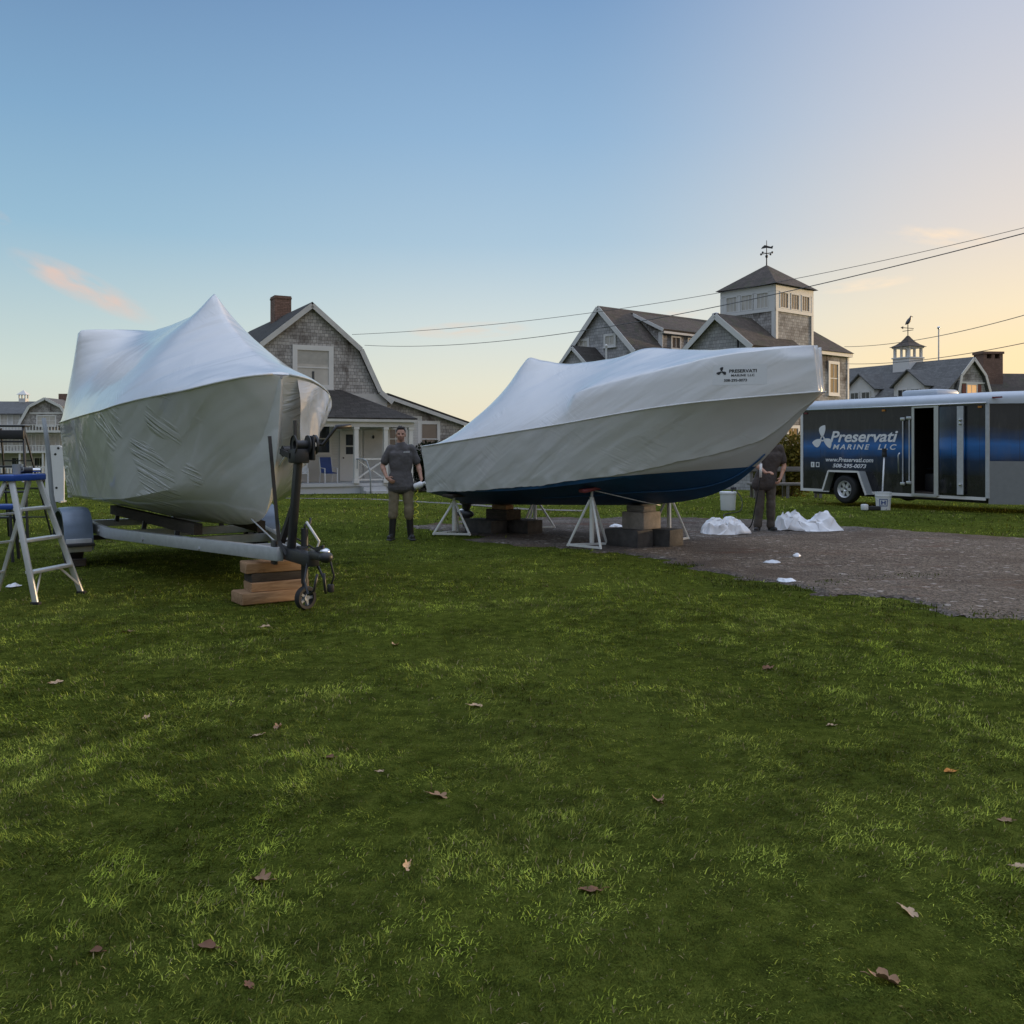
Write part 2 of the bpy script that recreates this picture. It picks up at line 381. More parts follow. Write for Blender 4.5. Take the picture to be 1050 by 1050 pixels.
def shingles(name, c1, c2, row, wid, stain, stain_amt, bump=.6, rough=.85, moss=None):
    k = MN(name); uv = k.coord('UV'); ob = k.coord('Object')
    br = k.N.new('ShaderNodeTexBrick'); br.inputs['Scale'].default_value = 1; br.inputs['Brick Width'].default_value = wid; br.inputs['Row Height'].default_value = row
    br.inputs['Mortar Size'].default_value = .006; br.inputs['Mortar Smooth'].default_value = .2; br.offset = .5; br.squash = .7; br.squash_frequency = 3
    br.inputs['Color1'].default_value = (*c1, 1); br.inputs['Color2'].default_value = (*c2, 1); br.inputs['Mortar'].default_value = (*(x*.3 for x in c1), 1); br.inputs['Bias'].default_value = 0
    wob = k.N.new('ShaderNodeVectorMath'); wob.operation = 'MULTIPLY_ADD'
    nz = k.N.new('ShaderNodeTexNoise'); nz.inputs['Scale'].default_value = 1.7; k.L.new(uv, nz.inputs['Vector'])
    k.L.new(nz.outputs['Color'], wob.inputs[0]); wob.inputs[1].default_value = (.05, .035, 0); k.L.new(uv, wob.inputs[2])
    k.L.new(wob.outputs[0], br.inputs['Vector'])
    g = k.noise(ob, 26, 3); col = k.mix(.3, br.outputs[0], k.ramp(g, [(.2, .25), (.8, 1.0)]), 'MULTIPLY')
    st = k.ramp(k.noise(ob, .9, 5, .6, .6), [(.45, 0.0), (.66, 1.0)])
    st2 = k.noise(k.coord('Object', (6, 6, .9)), 1.2, 4)
    st = k.math('MULTIPLY', k.math('MULTIPLY', st, stain_amt), st2)
    col = k.mix(st, col, stain)
    if moss is not None: col = k.mix(k.ramp(k.noise(ob, 1.6, 4), [(.5, 0.0), (.72, .6)]), col, moss)
    k.set(Base_Color=col, Roughness=rough, Specular_IOR_Level=.25)
    sp = k.sep(wob.outputs[0]); rowf = k.math('FRACT', k.math('DIVIDE', sp[1], row))
    hgt = k.math('ADD', k.math('MULTIPLY', k.math('SUBTRACT', 1.0, rowf), .7), k.math('MULTIPLY', k.math('SUBTRACT', 1.0, br.outputs['Fac']), .35))
    hgt = k.math('ADD', hgt, k.math('MULTIPLY', g, .25)); k.bump(hgt, bump, .02)
    MAT[name] = k.m
shingles('wall_shingle', (.38, .36, .34), (.60, .57, .54), .14, .17, (.08, .062, .052), 1.7)
shingles('wall_shingle_grey', (.40, .40, .405), (.56, .55, .55), .16, .2, (.17, .15, .14), .8)
shingles('roof_shingle', (.045, .040, .036), (.072, .064, .058), .15, .3, (.05, .05, .04), .5, .45)
shingles('roof_shingle_grey', (.13, .13, .13), (.18, .18, .178), .15, .3, (.09, .09, .08), .5, .45)
shingles('roof_shingle_brown', (.085, .070, .060), (.13, .105, .09), .15, .3, (.05, .045, .04), .6, .45, moss=(.06, .07, .035))
shingles('brick', (.20, .125, .095), (.29, .18, .14), .075, .22, (.10, .07, .06), .9, .5)

def wood(name, c1, c2, sc=1.0):
    k = MN(name); c = k.coord('Object', (2*sc, 14*sc, 14*sc)); n = k.noise(c, 1.6, 6, .6, 1.2)
    k.set(Base_Color=k.ramp(n, [(.3, c1), (.7, c2)]), Roughness=.8, Specular_IOR_Level=.3); k.bump(n, .35, .01); MAT[name] = k.m
wood('wood_block', (.22, .125, .065), (.44, .28, .16)); wood('wood_dark', (.035, .03, .026), (.08, .066, .055)); wood('wood_grey', (.13, .12, .11), (.24, .22, .2))
k = MN('clapboard'); c = k.coord('Object'); z = k.sep(c)[2]; f = k.math('FRACT', k.math('DIVIDE', z, .115))
k.set(Base_Color=k.mix(k.noise(c, 3, 4), (.55, .54, .52), (.68, .67, .65)), Roughness=.55); k.bump(f, .8, .018); MAT['clapboard'] = k.m
k = MN('concrete_dark'); c = k.coord(); n = k.noise(c, 7, 6); k.set(Base_Color=k.ramp(n, [(.3, (.035, .034, .032)), (.7, (.085, .08, .075))]), Roughness=.9); k.bump(k.noise(c, 30, 5), .5, .01); MAT['concrete_dark'] = k.m
k = MN('concrete_pale'); c = k.coord(); n = k.noise(c, 5, 6, .65); k.set(Base_Color=k.ramp(n, [(.3, (.16, .14, .12)), (.7, (.34, .30, .26))]), Roughness=.9); k.bump(k.noise(c, 25, 5), .5, .012); MAT['concrete_pale'] = k.m
# shrink wrap
def wrap(name, wr=1.0):
    k = MN(name); ob = k.coord('Object')
    base = k.mix(k.noise(ob, 1.1, 3), (.74, .75, .765), (.82, .82, .82))
    k.set(Base_Color=base, Roughness=k.math('MULTIPLY_ADD', k.noise(ob, 3, 2), .10, .16), Specular_IOR_Level=.6, Coat_Weight=.8, Coat_Roughness=.07)
    # taut diagonal pleats, only in patches, and a few long soft tension folds
    def turned(ang, sc):
        r = k.coord('Object', (1, 1, 1), (0, ang, 0)); m2 = k.N.new('ShaderNodeMapping'); m2.inputs['Scale'].default_value = sc; k.L.new(r, m2.inputs[0]); return m2.outputs[0]
    w1 = k.noise(turned(R(-38), (.9, 1.0, 10)), 1.5, 2, .4, .35); w2 = k.noise(turned(R(-24), (.7, 1.0, 14)), 2.0, 2, .4, .35); w3 = k.noise(turned(R(30), (.5, .6, 3.2)), 1.3, 2, .4, .3)
    patch = k.ramp(k.noise(ob, 1.05, 2), [(.565, 0.0), (.66, 1.0)]); patch2 = k.ramp(k.noise(k.coord('Object', (1.3, 1.3, 1.3), (0, 0, 1.0)), 1.0, 2), [(.59, 0.0), (.68, 1.0)])
    h = k.math('ADD', k.math('MULTIPLY', k.ramp(w1, [(.44, 0.0), (.60, 1.0)]), patch), k.math('MULTIPLY', k.ramp(w2, [(.46, 0.0), (.58, .8)]), patch2))
    h = k.math('ADD', k.math('MULTIPLY', h, wr), k.math('MULTIPLY', k.ramp(w3, [(.35, 0.0), (.65, 1.0)]), .55)); h = k.math('ADD', h, k.math('MULTIPLY', k.noise(ob, 7, 2), .06))
    sx = k.sep(ob)[0]; stern = k.math('SUBTRACT', 1.0, k.math('MINIMUM', k.math('MAXIMUM', k.math('DIVIDE', sx, .45), 0.0), 1.0))
    h = k.math('ADD', h, k.math('MULTIPLY', k.math('MULTIPLY', stern, k.noise(k.coord('Object', (5, 5, 16)), 1.0, 3, .5, .6)), 2.2*wr))
    bn = k.bump(h, .75, .03)
    tr = k.N.new('ShaderNodeBsdfTranslucent'); tr.inputs[0].default_value = (.78, .76, .70, 1)
    mx = k.N.new('ShaderNodeMixShader'); mx.inputs[0].default_value = .16
    k.L.new(k.b.outputs[0], mx.inputs[1]); k.L.new(tr.outputs[0], mx.inputs[2]); k.L.new(mx.outputs[0], k.out.inputs[0]); MAT[name] = k.m
wrap('shrink_wrap'); wrap('shrink_wrap_smooth', .10)
# boat bottom: blue antifouling
k = MN('bottom_paint'); c = k.coord(); n = k.noise(c, 3, 5, .6); k.set(Base_Color=k.ramp(n, [(.3, (.005, .045, .12)), (.7, (.008, .07, .18))]), Roughness=.55); k.bump(k.noise(c, 18, 3), .1, .01); MAT['bottom_paint'] = k.m
# trailer vinyl: charcoal with a blue band, part of the printed graphic
k = MN('trailer_vinyl'); c = k.coord(); z = k.sep(c)[2]
sw = k.math('ADD', z, k.math('MULTIPLY', k.math('SUBTRACT', k.noise(k.coord('Object', (.55, .55, 2.2)), 1.4, 3), .5), .35))
vc = k.ramp(k.math('DIVIDE', sw, 2.5), [(.29, (.016, .017, .020)), (.43, (.010, .03, .08)), (.55, (.016, .14, .42)), (.62, (.010, .05, .14)), (.72, (.020, .023, .026))])
vx = k.sep(c)[0]; fr = k.math('FRACT', k.math('DIVIDE', vx, .61)); seam = k.math('LESS_THAN', fr, .010)
gr = k.ramp(k.noise(k.coord('Object', (1.5, 1.5, .5)), 3, 5, .65), [(.5, 0.0), (.75, .30)]); vc = k.mix(gr, vc, (.12, .115, .105)); vc = k.mix(k.math('MULTIPLY', seam, .8), vc, (.012, .012, .012))
k.set(Base_Color=vc, Roughness=k.math('MULTIPLY_ADD', gr, .5, .16), Specular_IOR_Level=.45, Coat_Weight=.3)
k.bump(k.math('ADD', k.math('MULTIPLY', k.noise(k.coord('Object', (.8, .8, .5)), 1.5, 2), 1.0), k.math('MULTIPLY', seam, -.2)), .12, .08); MAT['trailer_vinyl'] = k.m
# ground materials
k = MN('lawn_soil'); c = k.coord('Object')
g1 = k.noise(c, 1.15, 6, .62); g2 = k.noise(c, 9, 6, .75); g3 = k.noise(c, .28, 3); g4 = k.noise(k.coord('Object', (70, 40, 70)), 2.4, 4, .75)
col = k.ramp(g2, [(.28, (.024, .032, .009)), (.48, (.085, .115, .019)), (.72, (.19, .23, .044))])
col = k.mix(k.ramp(g1, [(.34, .30), (.44, 0.0)]), col, (.060, .066, .022)); col = k.mix(k.ramp(g3, [(.4, 0.0), (.7, .35)]), col, (.20, .24, .05))
col = k.mix(.7, col, k.ramp(g4, [(.30, .15), (.55, .85), (.8, 1.6)]), 'MULTIPLY')
k.set(Base_Color=col, Roughness=.95, Specular_IOR_Level=.0); b1 = k.bump(g2, .9, .05); k.bump(g4, .8, .03, b1); MAT['lawn_soil'] = k.m
k = MN('grass_blade'); a = k.attr('tint'); k.set(Base_Color=a, Roughness=.75, Specular_IOR_Level=.06)
tr = k.N.new('ShaderNodeBsdfTranslucent'); k.L.new(a, tr.inputs[0]); mx = k.N.new('ShaderNodeMixShader'); mx.inputs[0].default_value = .25
k.L.new(k.b.outputs[0], mx.inputs[1]); k.L.new(tr.outputs[0], mx.inputs[2]); k.L.new(mx.outputs[0], k.out.inputs[0]); MAT['grass_blade'] = k.m; MAT['leaf'] = k.m
k = MN('gravel'); c = k.coord('Object'); v = k.N.new('ShaderNodeTexVoronoi'); v.inputs['Scale'].default_value = 42; k.L.new(c, v.inputs['Vector'])
v2 = k.N.new('ShaderNodeTexVoronoi'); v2.inputs['Scale'].default_value = 17; k.L.new(c, v2.inputs['Vector'])
g1 = k.noise(c, .55, 6, .65); g2 = k.noise(c, 20, 5, .75); sp = k.sep(v.outputs['Color']); sp2 = k.sep(v2.outputs['Color'])
col = k.mix(sp[0], (.052, .042, .034), (.215, .18, .15)); col = k.mix(k.math('GREATER_THAN', sp2[1], .965), col, (.34, .31, .28)); col = k.mix(.7, col, k.ramp(g2, [(.25, .3), (.75, 1.5)]), 'MULTIPLY')
col = k.mix(k.ramp(g1, [(.38, .8), (.52, 0.0)]), col, (.060, .044, .035)); col = k.mix(k.ramp(k.noise(k.coord('Object', (.6, 1.2, 1)), .7, 6, .7), [(.56, 0.0), (.74, .55)]), col, (.31, .275, .24))
col = k.mix(k.ramp(k.noise(k.coord('Object', (.25, .8, 1)), 1.1, 5, .7), [(.55, 0.0), (.66, .8)]), col, (.10, .045, .028))
k.set(Base_Color=col, Roughness=.9, Specular_IOR_Level=.25); b1 = k.bump(v.outputs['Distance'], .8, .03); b1 = k.bump(g2, .6, .03, b1); k.bump(k.noise(c, 3.0, 4), .8, .06, b1); MAT['gravel'] = k.m
plain('path_concrete', (.13, .125, .115), .85, var=.2, scale=4, bump=.2)
plain('dead_leaf', (.26, .15, .08), .7, var=.35, scale=30); plain('pale_leaf', (.42, .29, .18), .7, var=.3, scale=30); plain('rust_leaf', (.15, .065, .03), .75, var=.3, scale=30); plain('orange_leaf', (.5, .2, .03), .7, var=.3, scale=30)
M = MAT

# ================================================================== GROUND
GRAVEL = [(-1.75, 17.0), (-.95, 16.0), (-.25, 14.6), (.45, 13.5), (1.15, 12.8), (2.03, 11.75), (2.54, 10.5), (3.0, 9.6), (3.77, 8.55), (4.35, 7.95), (5.3, 7.4), (7.5, 6.7), (16, 5.2), (26, 5), (26, 12.5), (14, 13.4), (8.2, 15.1), (6.9, 16.6), (5.84, 17.9), (4.4, 19.5), (2.4, 19.9), (.41, 19.8), (-.9, 18.9)]
def in_poly(x, y, poly):
    x = np.asarray(x); y = np.asarray(y); r = np.zeros(x.shape, bool); n = len(poly)
    for i in range(n):
        x0, y0 = poly[i]; x1, y1 = poly[(i+1) % n]
        c = ((y0 > y) != (y1 > y)) & (x < (x1-x0)*(y-y0)/((y1-y0) if y1 != y0 else 1e-9)+x0); r ^= c
    return r
def poly_dist(x, y, poly):
    d = np.full(np.shape(x), 1e9); n = len(poly)
    for i in range(n):
        ax, ay = poly[i]; bx, by = poly[(i+1) % n]; dx, dy = bx-ax, by-ay
        t = np.clip(((x-ax)*dx+(y-ay)*dy)/(dx*dx+dy*dy), 0, 1); d = np.minimum(d, np.hypot(x-ax-t*dx, y-ay-t*dy))
    return d
def gravel_sd(x, y):
    """signed distance to the ragged gravel edge, positive inside"""
    s = np.where(in_poly(x, y, GRAVEL), 1, -1)*poly_dist(x, y, GRAVEL)
    return s + .8*(fbm(x*1.1, y*1.1, 21, 4)-.5) + .75*(fbm(x*3.5, y*3.5, 23, 3)-.5)
def axis(lo, hi, n0, n1, far_lo, far_hi, k):
    core = np.arange(lo, hi+1e-6, n0); out = []; st = n0; p = hi
    while p < far_hi: st *= k; p += st; out.append(p)
    neg = []; st = n0; p = lo
    while p > far_lo: st *= k; p -= st; neg.append(p)
    return np.array(neg[::-1]+list(core)+out)
gx = axis(-10, 12, .16, 0, -2500, 2500, 1.13); gy = axis(-1, 24, .16, 0, -60, 3500, 1.11)
X, Y = np.meshgrid(gx, gy); Z = terrain(X, Y)
def gridmesh(name, X, Y, Z, mat, keep=None):
    r, c = X.shape; idx = np.arange(r*c).reshape(r, c)
    q = np.stack([idx[:-1, :-1], idx[:-1, 1:], idx[1:, 1:], idx[1:, :-1]], -1).reshape(-1, 4)
    if keep is not None: q = q[keep[q].all(1)]
    v = np.stack([X.ravel(), Y.ravel(), Z.ravel()], 1)
    used = np.unique(q); rm = np.full(len(v), -1); rm[used] = np.arange(len(used))
    return npmesh(name, v[used], rm[q].ravel(), np.full(len(q), 4), mat, smooth=True)
struct(link('ground', gridmesh('ground', X, Y, Z, M['lawn_soil'])))
gx2 = np.arange(-3, 14, .07); gy2 = np.arange(5, 21, .07); X2, Y2 = np.meshgrid(gx2, gy2)
sd = gravel_sd(X2, Y2); Z2 = terrain(X2, Y2) + .030*sst(-.05, .3, sd) - .012 + .012*(fbm(X2*4, Y2*4, 31, 3)-.5)*sst(0, .3, sd)
struct(link('gravel_drive', gridmesh('gravel_drive', X2, Y2, Z2, M['gravel'], (sd > -.03).ravel())))
# pale concrete walk in front of the porch
mb = MB(); pts = [(-9.5, 31.3), (-4.5, 29.8), (-1.2, 25.6), (.3, 23.2), (1.6, 22.4)]
rows = []
for (x, y) in pts: rows.append([(x, y-.28, tz(x, y-.28)+.012), (x+.15, y+.28, tz(x, y+.28)+.012)])
mb.grid(rows); struct(mb.build('path', M['path_concrete']))

# ------------------------------------------------------------------ grass (nobody could count it)
def grass():
    V = []; F = []; Cn = []; Cl = []; base = 0
    bands = [(2.2, 5.0, 12000, .027, .0032), (5.0, 9.0, 5600, .030, .0046), (9.0, 15.0, 1800, .034, .0075), (15.0, 24.0, 260, .055, .013), (24, 40, 50, .06, .03)]
    for d0, d1, dens, ln, wd in bands:
        wl = lambda d: d*.60+1.6
        n = int((d1-d0)*(wl(d0)+wl(d1))*dens)
        y = rng.uniform(d0, d1, n); x = rng.uniform(-1, 1, n)*wl(d1); k = np.abs(x) < wl(y); x = x[k]; y = y[k]
        dn = fbm(x*1.6, y*1.6, 41, 4); thin = fbm(x*.8, y*.8, 47, 3)
        keep = rng.random(len(x)) < np.clip((dn-.22)*4.2, .62, 1)
        hole = fbm(x*2.6+4, y*2.6, 83, 3); keep &= (hole > .36) | (rng.random(len(x)) < .30)
        keep &= gravel_sd(x, y) < -.06 + .55*rng.random(len(x))**3.2
        x = x[keep]; y = y[keep]; dn = dn[keep]; thin = thin[keep]; n = len(x); z = terrain(x, y)-.004
        L_ = ln*(.45+1.0*rng.random(n)**1.5)*(.72+.75*np.clip((dn-.25)*1.6, 0, 1.1))*(1+.5*(rng.random(n) > .97)); W = wd*(.6+.8*rng.random(n))
        flow = 2*math.pi*fbm(x*.9, y*.9, 53, 3)*1.6; az = flow + rng.normal(0, 1.0, n)
        lean = np.clip(rng.normal(1.12, .36, n), .1, 1.5)
        dx, dy = np.cos(az), np.sin(az); sx, sy = -dy, dx
        # turn the blade's width partly across the view
        def pt(t, l): return np.stack([x+dx*L_*np.sin(l)*t, y+dy*L_*np.sin(l)*t, z+L_*np.cos(l)*t], 1)
        m = pt(.55, lean*.75); tip = np.stack([x+dx*L_*np.sin(lean), y+dy*L_*np.sin(lean), z+L_*np.maximum(.12, np.cos(lean*1.05))], 1)
        sv = np.stack([sx*W/2, sy*W/2, 0*W], 1); b = np.stack([x, y, z], 1)
        v = np.stack([b-sv, b+sv, m+sv*.8, m-sv*.8, tip], 1).reshape(-1, 3)
        i = (np.arange(n)*5+base)[:, None]
        f = np.concatenate([i+np.array([0, 1, 2, 3]), i+np.array([3, 2, 4])], 1)
        V.append(v); F.append(f.ravel()); Cn.append(np.tile([4, 3], n)); base += 5*n
        g = rng.random(n)[:, None]; big = fbm(x*.45, y*.45, 61, 3)[:, None]; moss = sst(.5, .68, fbm(x*1.1, y*1.1, 67, 3))[:, None]
        fine = fbm(x*5.5, y*5.5, 71, 3)[:, None]; clump = fbm(x*2.2+9, y*2.2, 73, 3)[:, None]
        c = np.array([.074, .104, .016])*(1-g)+np.array([.255, .298, .046])*g
        c = c*(1-.12*sst(.48, .7, big)) + np.array([.31, .30, .07])*.12*sst(.48, .7, big)
        c = c*(1-.25*moss)+np.array([.165, .235, .018])*.25*moss
        mic = fbm(x*14, y*14, 75, 2)[:, None]; c = c*(.42+1.05*sst(.25, .75, fine))*(.92+.18*sst(.3, .7, clump))*(.55+.9*sst(.25, .75, mic))  # random tuft tone, also standing in for lit tops and dark hollows
        dry = rng.random(n)[:, None] > (.965-.05*thin[:, None]); c = np.where(dry, np.array([.30, .25, .13])*(.5+.6*g), c)
        Cl.append(np.repeat(c, 5, 0))
    for (px, py, rad) in ((742, 595, .22), (762, 601, .2), (790, 603, .2), (812, 605, .26), (853, 598, .16), (908, 592, .3), (945, 591, .2), (700, 580, .2), (925, 622, .25), (1000, 630, .25)):
        d = 1455/(py-456); n = 110; x = (px-525)/970*d+rng.normal(0, rad, n)*.8; y = d+rng.normal(0, rad*.5, n); z = terrain(x, y)
        L_ = .015+.03*rng.random(n); W = .006*(.6+rng.random(n)); az = rng.random(n)*6.28; ln2 = rng.random(n)*.9
        dx, dy = np.cos(az), np.sin(az); b = np.stack([x, y, z], 1); sv = np.stack([-dy*W, dx*W, 0*W], 1); tip = np.stack([x+dx*L_*np.sin(ln2), y+dy*L_*np.sin(ln2), z+L_*np.cos(ln2)], 1); m = (b+tip)/2+np.array([0, 0, .004])
        V.append(np.stack([b-sv, b+sv, m+sv*.8, m-sv*.8, tip], 1).reshape(-1, 3)); i = (np.arange(n)*5+base)[:, None]; F.append(np.concatenate([i+np.array([0, 1, 2, 3]), i+np.array([3, 2, 4])], 1).ravel()); Cn.append(np.tile([4, 3], n)); base += 5*n
        Cl.append(np.repeat(np.array([.06, .08, .018])*(.6+.9*rng.random(n)[:, None]), 5, 0))
    me = npmesh('grass', np.concatenate(V), np.concatenate(F), np.concatenate(Cn), M['grass_blade'], np.concatenate(Cl))
    tag(link('grass', me), 'short green lawn grass covering the ground', 'grass', kind='stuff')
grass()

# ================================================================== BOATS
def laplace(Z, fix, wx=1.0, wy=1.0, it=6000):
    Z = Z.copy()
    for _ in range(it):
        A = np.pad(Z, 1, mode='edge')
        N_ = (wx*(A[:-2, 1:-1]+A[2:, 1:-1]) + wy*(A[1:-1, :-2]+A[1:-1, 2:]))/(2*(wx+wy))
        Z = np.where(fix, Z, N_)
    return Z
def wrinkle(p, amp, seed, sc=3.0):
    return amp*(2*fbm(p[:, 0]*sc, p[:, 2]*sc*1.2+p[:, 1]*sc, seed, 3)-1)
def shrink_boat(name, label, loc, heading, D):
    t = thing(name, label, 'boat', loc, math.atan2(heading[1], heading[0]))
    Ls = D['L']; xs = np.unique(np.concatenate([np.linspace(0, Ls*.8, 50), np.linspace(Ls*.8, Ls, 40)]))
    g = lambda k, x: itp(x, D[k])
    # hull shell
    rows = []
    for x in xs:
        kz, cb, cz, gb, gz = (float(g(q, x)) for q in ('keel', 'cb', 'cz', 'gb', 'gz'))
        fl = D['flare']*float(sst(.55, .95, x/Ls)); half = []
        for u in np.linspace(0, 1, 9): half.append((cb*u, kz+(cz-kz)*u**1.15))
        for u in np.linspace(0, 1, 11)[1:]:
            b = cb+(gb-cb)*(u*(1-fl)+fl*u*u); half.append((b, cz+(gz-cz)*u))
        rows.append([(x, -b, z) for b, z in half[::-1]] + [(x, b, z) for b, z in half[1:]])
    mb = MB(); mb.grid(rows)
    mb.add(rows[0], [tuple(range(len(rows[0])))])              # transom
    me = mb.mesh('hull', [D['topmat'], D['botmat']], 40)
    if D['two']:
        bm = bmesh.new(); bm.from_mesh(me); bmesh.ops.bisect_plane(bm, geom=bm.verts[:]+bm.edges[:]+bm.faces[:], plane_co=(0, 0, D['wl'][0]), plane_no=Vector((-D['wl'][1], 0, 1)).normalized()); bm.to_mesh(me); bm.free()
    for p in me.polygons:
        c = p.center; p.material_index = 1 if c.z < D['wl'][0]+D['wl'][1]*c.x and D['two'] else 0
    link('hull', me, t)
    # side wrap, 12-18 mm outside the hull, from the rub rail down to its taped edge
    for sgn in ((-1, 1)):
        rows = []; xs2 = np.linspace(0, Ls, 150)
        for x in xs2:
            kz, cb, cz, gb, gz = (float(g(q, x)) for q in ('keel', 'cb', 'cz', 'gb', 'gz')); fl = D['flare']*float(sst(.55, .95, x/Ls))
            ez = float(g('edge', x)) + .014*(2*float(vnoise(x*2.3, 1, 5))-1) + .006*(2*float(vnoise(x*17, 1, 8))-1)
            row = []
            for u in np.linspace(1, 0, 26):
                b = cb+(gb-cb)*(u*(1-fl)+fl*u*u); z = cz+(gz-cz)*u
                row.append((x, b, z))
            if D['under']:
                e = float(g('under', x))
                for u in np.linspace(0, e, 9)[1:]: row.append((x, cb*(1-u), kz+(cz-kz)*(1-u)**1.15))
            else:
                # cut at the taped edge
                zs = [q[2] for q in row]
                row = [(x, float(np.interp(-zz, [-z for z in zs], [q[1] for q in row])) if zs[-1] < zz else row[-1][1], max(zz, zs[-1])) for zz in np.linspace(gz, max(ez, zs[-1]+.002), 34)]
            rows.append(row)
        A = np.array(rows); off = .014 + .006*np.ones(A.shape[:2])
        P_ = A.reshape(-1, 3); wv = wrinkle(P_, .010, 77+sgn, 1.6)*.8+wrinkle(P_, .003, 79, 5)*(1 if D['under'] else .4)
        wv = wv.reshape(A.shape[:2])
        edge = np.zeros(A.shape[:2]); edge[:, -6:] = np.linspace(0, 1, 6)
        wv = wv + edge*.02*(2*vnoise(A[:, :, 0]*9, A[:, :, 2]*3, 15)-1)
        A[:, :, 1] = (A[:, :, 1]+(off+wv*sst(0, .25, Ls-A[:, :, 0]))*np.clip(A[:, :, 1]/.06, 0, 1))
        if D['under']: A[:, 26:, 2] -= .018
        A[:, :, 0] += .02*(A[:, :, 0] > Ls*.97)
        A[:, :, 1] *= sgn
        MB().grid([[tuple(q) for q in r] for r in A.tolist()]).build('side_wrap', M['shrink_wrap'] if D['under'] else M['shrink_wrap_smooth'], t, 25)
    # transom wrap
    kz, cb, cz, gb, gz = (float(g(q, 0)) for q in ('keel', 'cb', 'cz', 'gb', 'gz'))
    z0 = max(float(g('edge', 0)), cz-.05)
    rows = [[(-.02-.015*math.sin(7*y+z*5), y*(cb+(gb-cb)*u+.014), z0+(gz-z0)*u) for y in np.linspace(-1, 1, 24)] for u, z in zip(np.linspace(0, 1, 14), np.linspace(0, 2, 14))]
    MB().grid(rows).build('transom_wrap', M['shrink_wrap'], t, True)
    # cover: a membrane over poles and rails
    n, m = 150, 61; xg = np.concatenate([np.linspace(0, Ls-.05, n-5), [Ls-.04, Ls-.03, Ls-.02, Ls-.01, Ls]]); vg = np.sin(np.linspace(-1, 1, m)*math.pi/2*.999)*.5+np.linspace(-1, 1, m)*.5
    Z = np.zeros((n, m)); fix = np.zeros((n, m), bool); gz = g('gz', xg); Z[:] = gz[:, None]+.3
    Z[:, 0] = Z[:, -1] = gz; fix[:, 0] = fix[:, -1] = True; Z[0, :] = gz[0]; fix[0, :] = True; Z[-1, :] = gz[-1]; fix[-1, :] = True
    c = m//2
    for i, x in enumerate(xg):
        if D['ridge'][0][0] <= x <= D['ridge'][-1][0]:
            Z[i, c] = float(itp(x, D['ridge'])); fix[i, c] = True
        if D.get('rail') and D['rail'][0][0] <= x <= D['rail'][-1][0]:
            for j in (np.argmin(abs(vg+D['railv'])), np.argmin(abs(vg-D['railv']))):
                Z[i, j] = float(itp(x, D['rail'])); fix[i, j] = True
        for (fx0, fx1, fv, fz) in D.get('frames', []):
            if fx0 <= x <= fx1:
                k = abs(vg) <= fv; Z[i, k] = fz - .05*(vg[k]/fv)**2; fix[i, k] = True
    Z = laplace(Z, fix, D.get('wx', 1.0), D.get('wy', 1.0))
    hard = fix.copy()
    for _ in range(1):           # plastic bends round what carries it
        A = np.pad(Z, 1, mode='edge'); Sm = (A[:-2, 1:-1]+A[2:, 1:-1]+A[1:-1, :-2]+A[1:-1, 2:])/4
        edge = np.zeros_like(fix); edge[0] = edge[-1] = True; edge[:, 0] = edge[:, -1] = True
        Z = np.where(edge, Z, Z*.5+Sm*.5)
    gb = np.maximum(g('gb', xg), D.get('bowb', .03)); rows = []
    for i in range(n):
        rows.append([[xg[i], vg[j]*(gb[i]+.022), Z[i, j]] for j in range(m)])
    A = np.array(rows)
    if D.get('rake'):            # the bow rail leans aft above the stem
        hh = (A[:, :, 2]-gz[:, None])*sst(Ls*.8, Ls, A[:, :, 0]); A[:, :, 0] -= hh*D['rake']
    wv = wrinkle(A.reshape(-1, 3), .020, 91, 1.2).reshape(n, m)+wrinkle(A.reshape(-1, 3), .004, 95, 5).reshape(n, m)
    fade = np.minimum(1, np.minimum(np.arange(m), np.arange(m)[::-1])/5.)[None, :]*np.minimum(1, np.minimum(np.arange(n), np.arange(n)[::-1])/6.)[:, None]
    A[:, :, 2] += wv*fade
    MB().grid(A.tolist()).build('top_cover', M['shrink_wrap_smooth'], t, True)
    # the hem where cover and side wrap are welded along the rub rail
    for sgn in (-1, 1):
        path = [(x + (.02 if x > Ls*.97 else 0), sgn*(max(float(g('gb', x)), .0)+.022), float(g('gz', x))) for x in np.linspace(0, Ls, 90)]
        MB().tube(path, .011, 8).build('hem', M['shrink_wrap_smooth'], t, True)
    return t
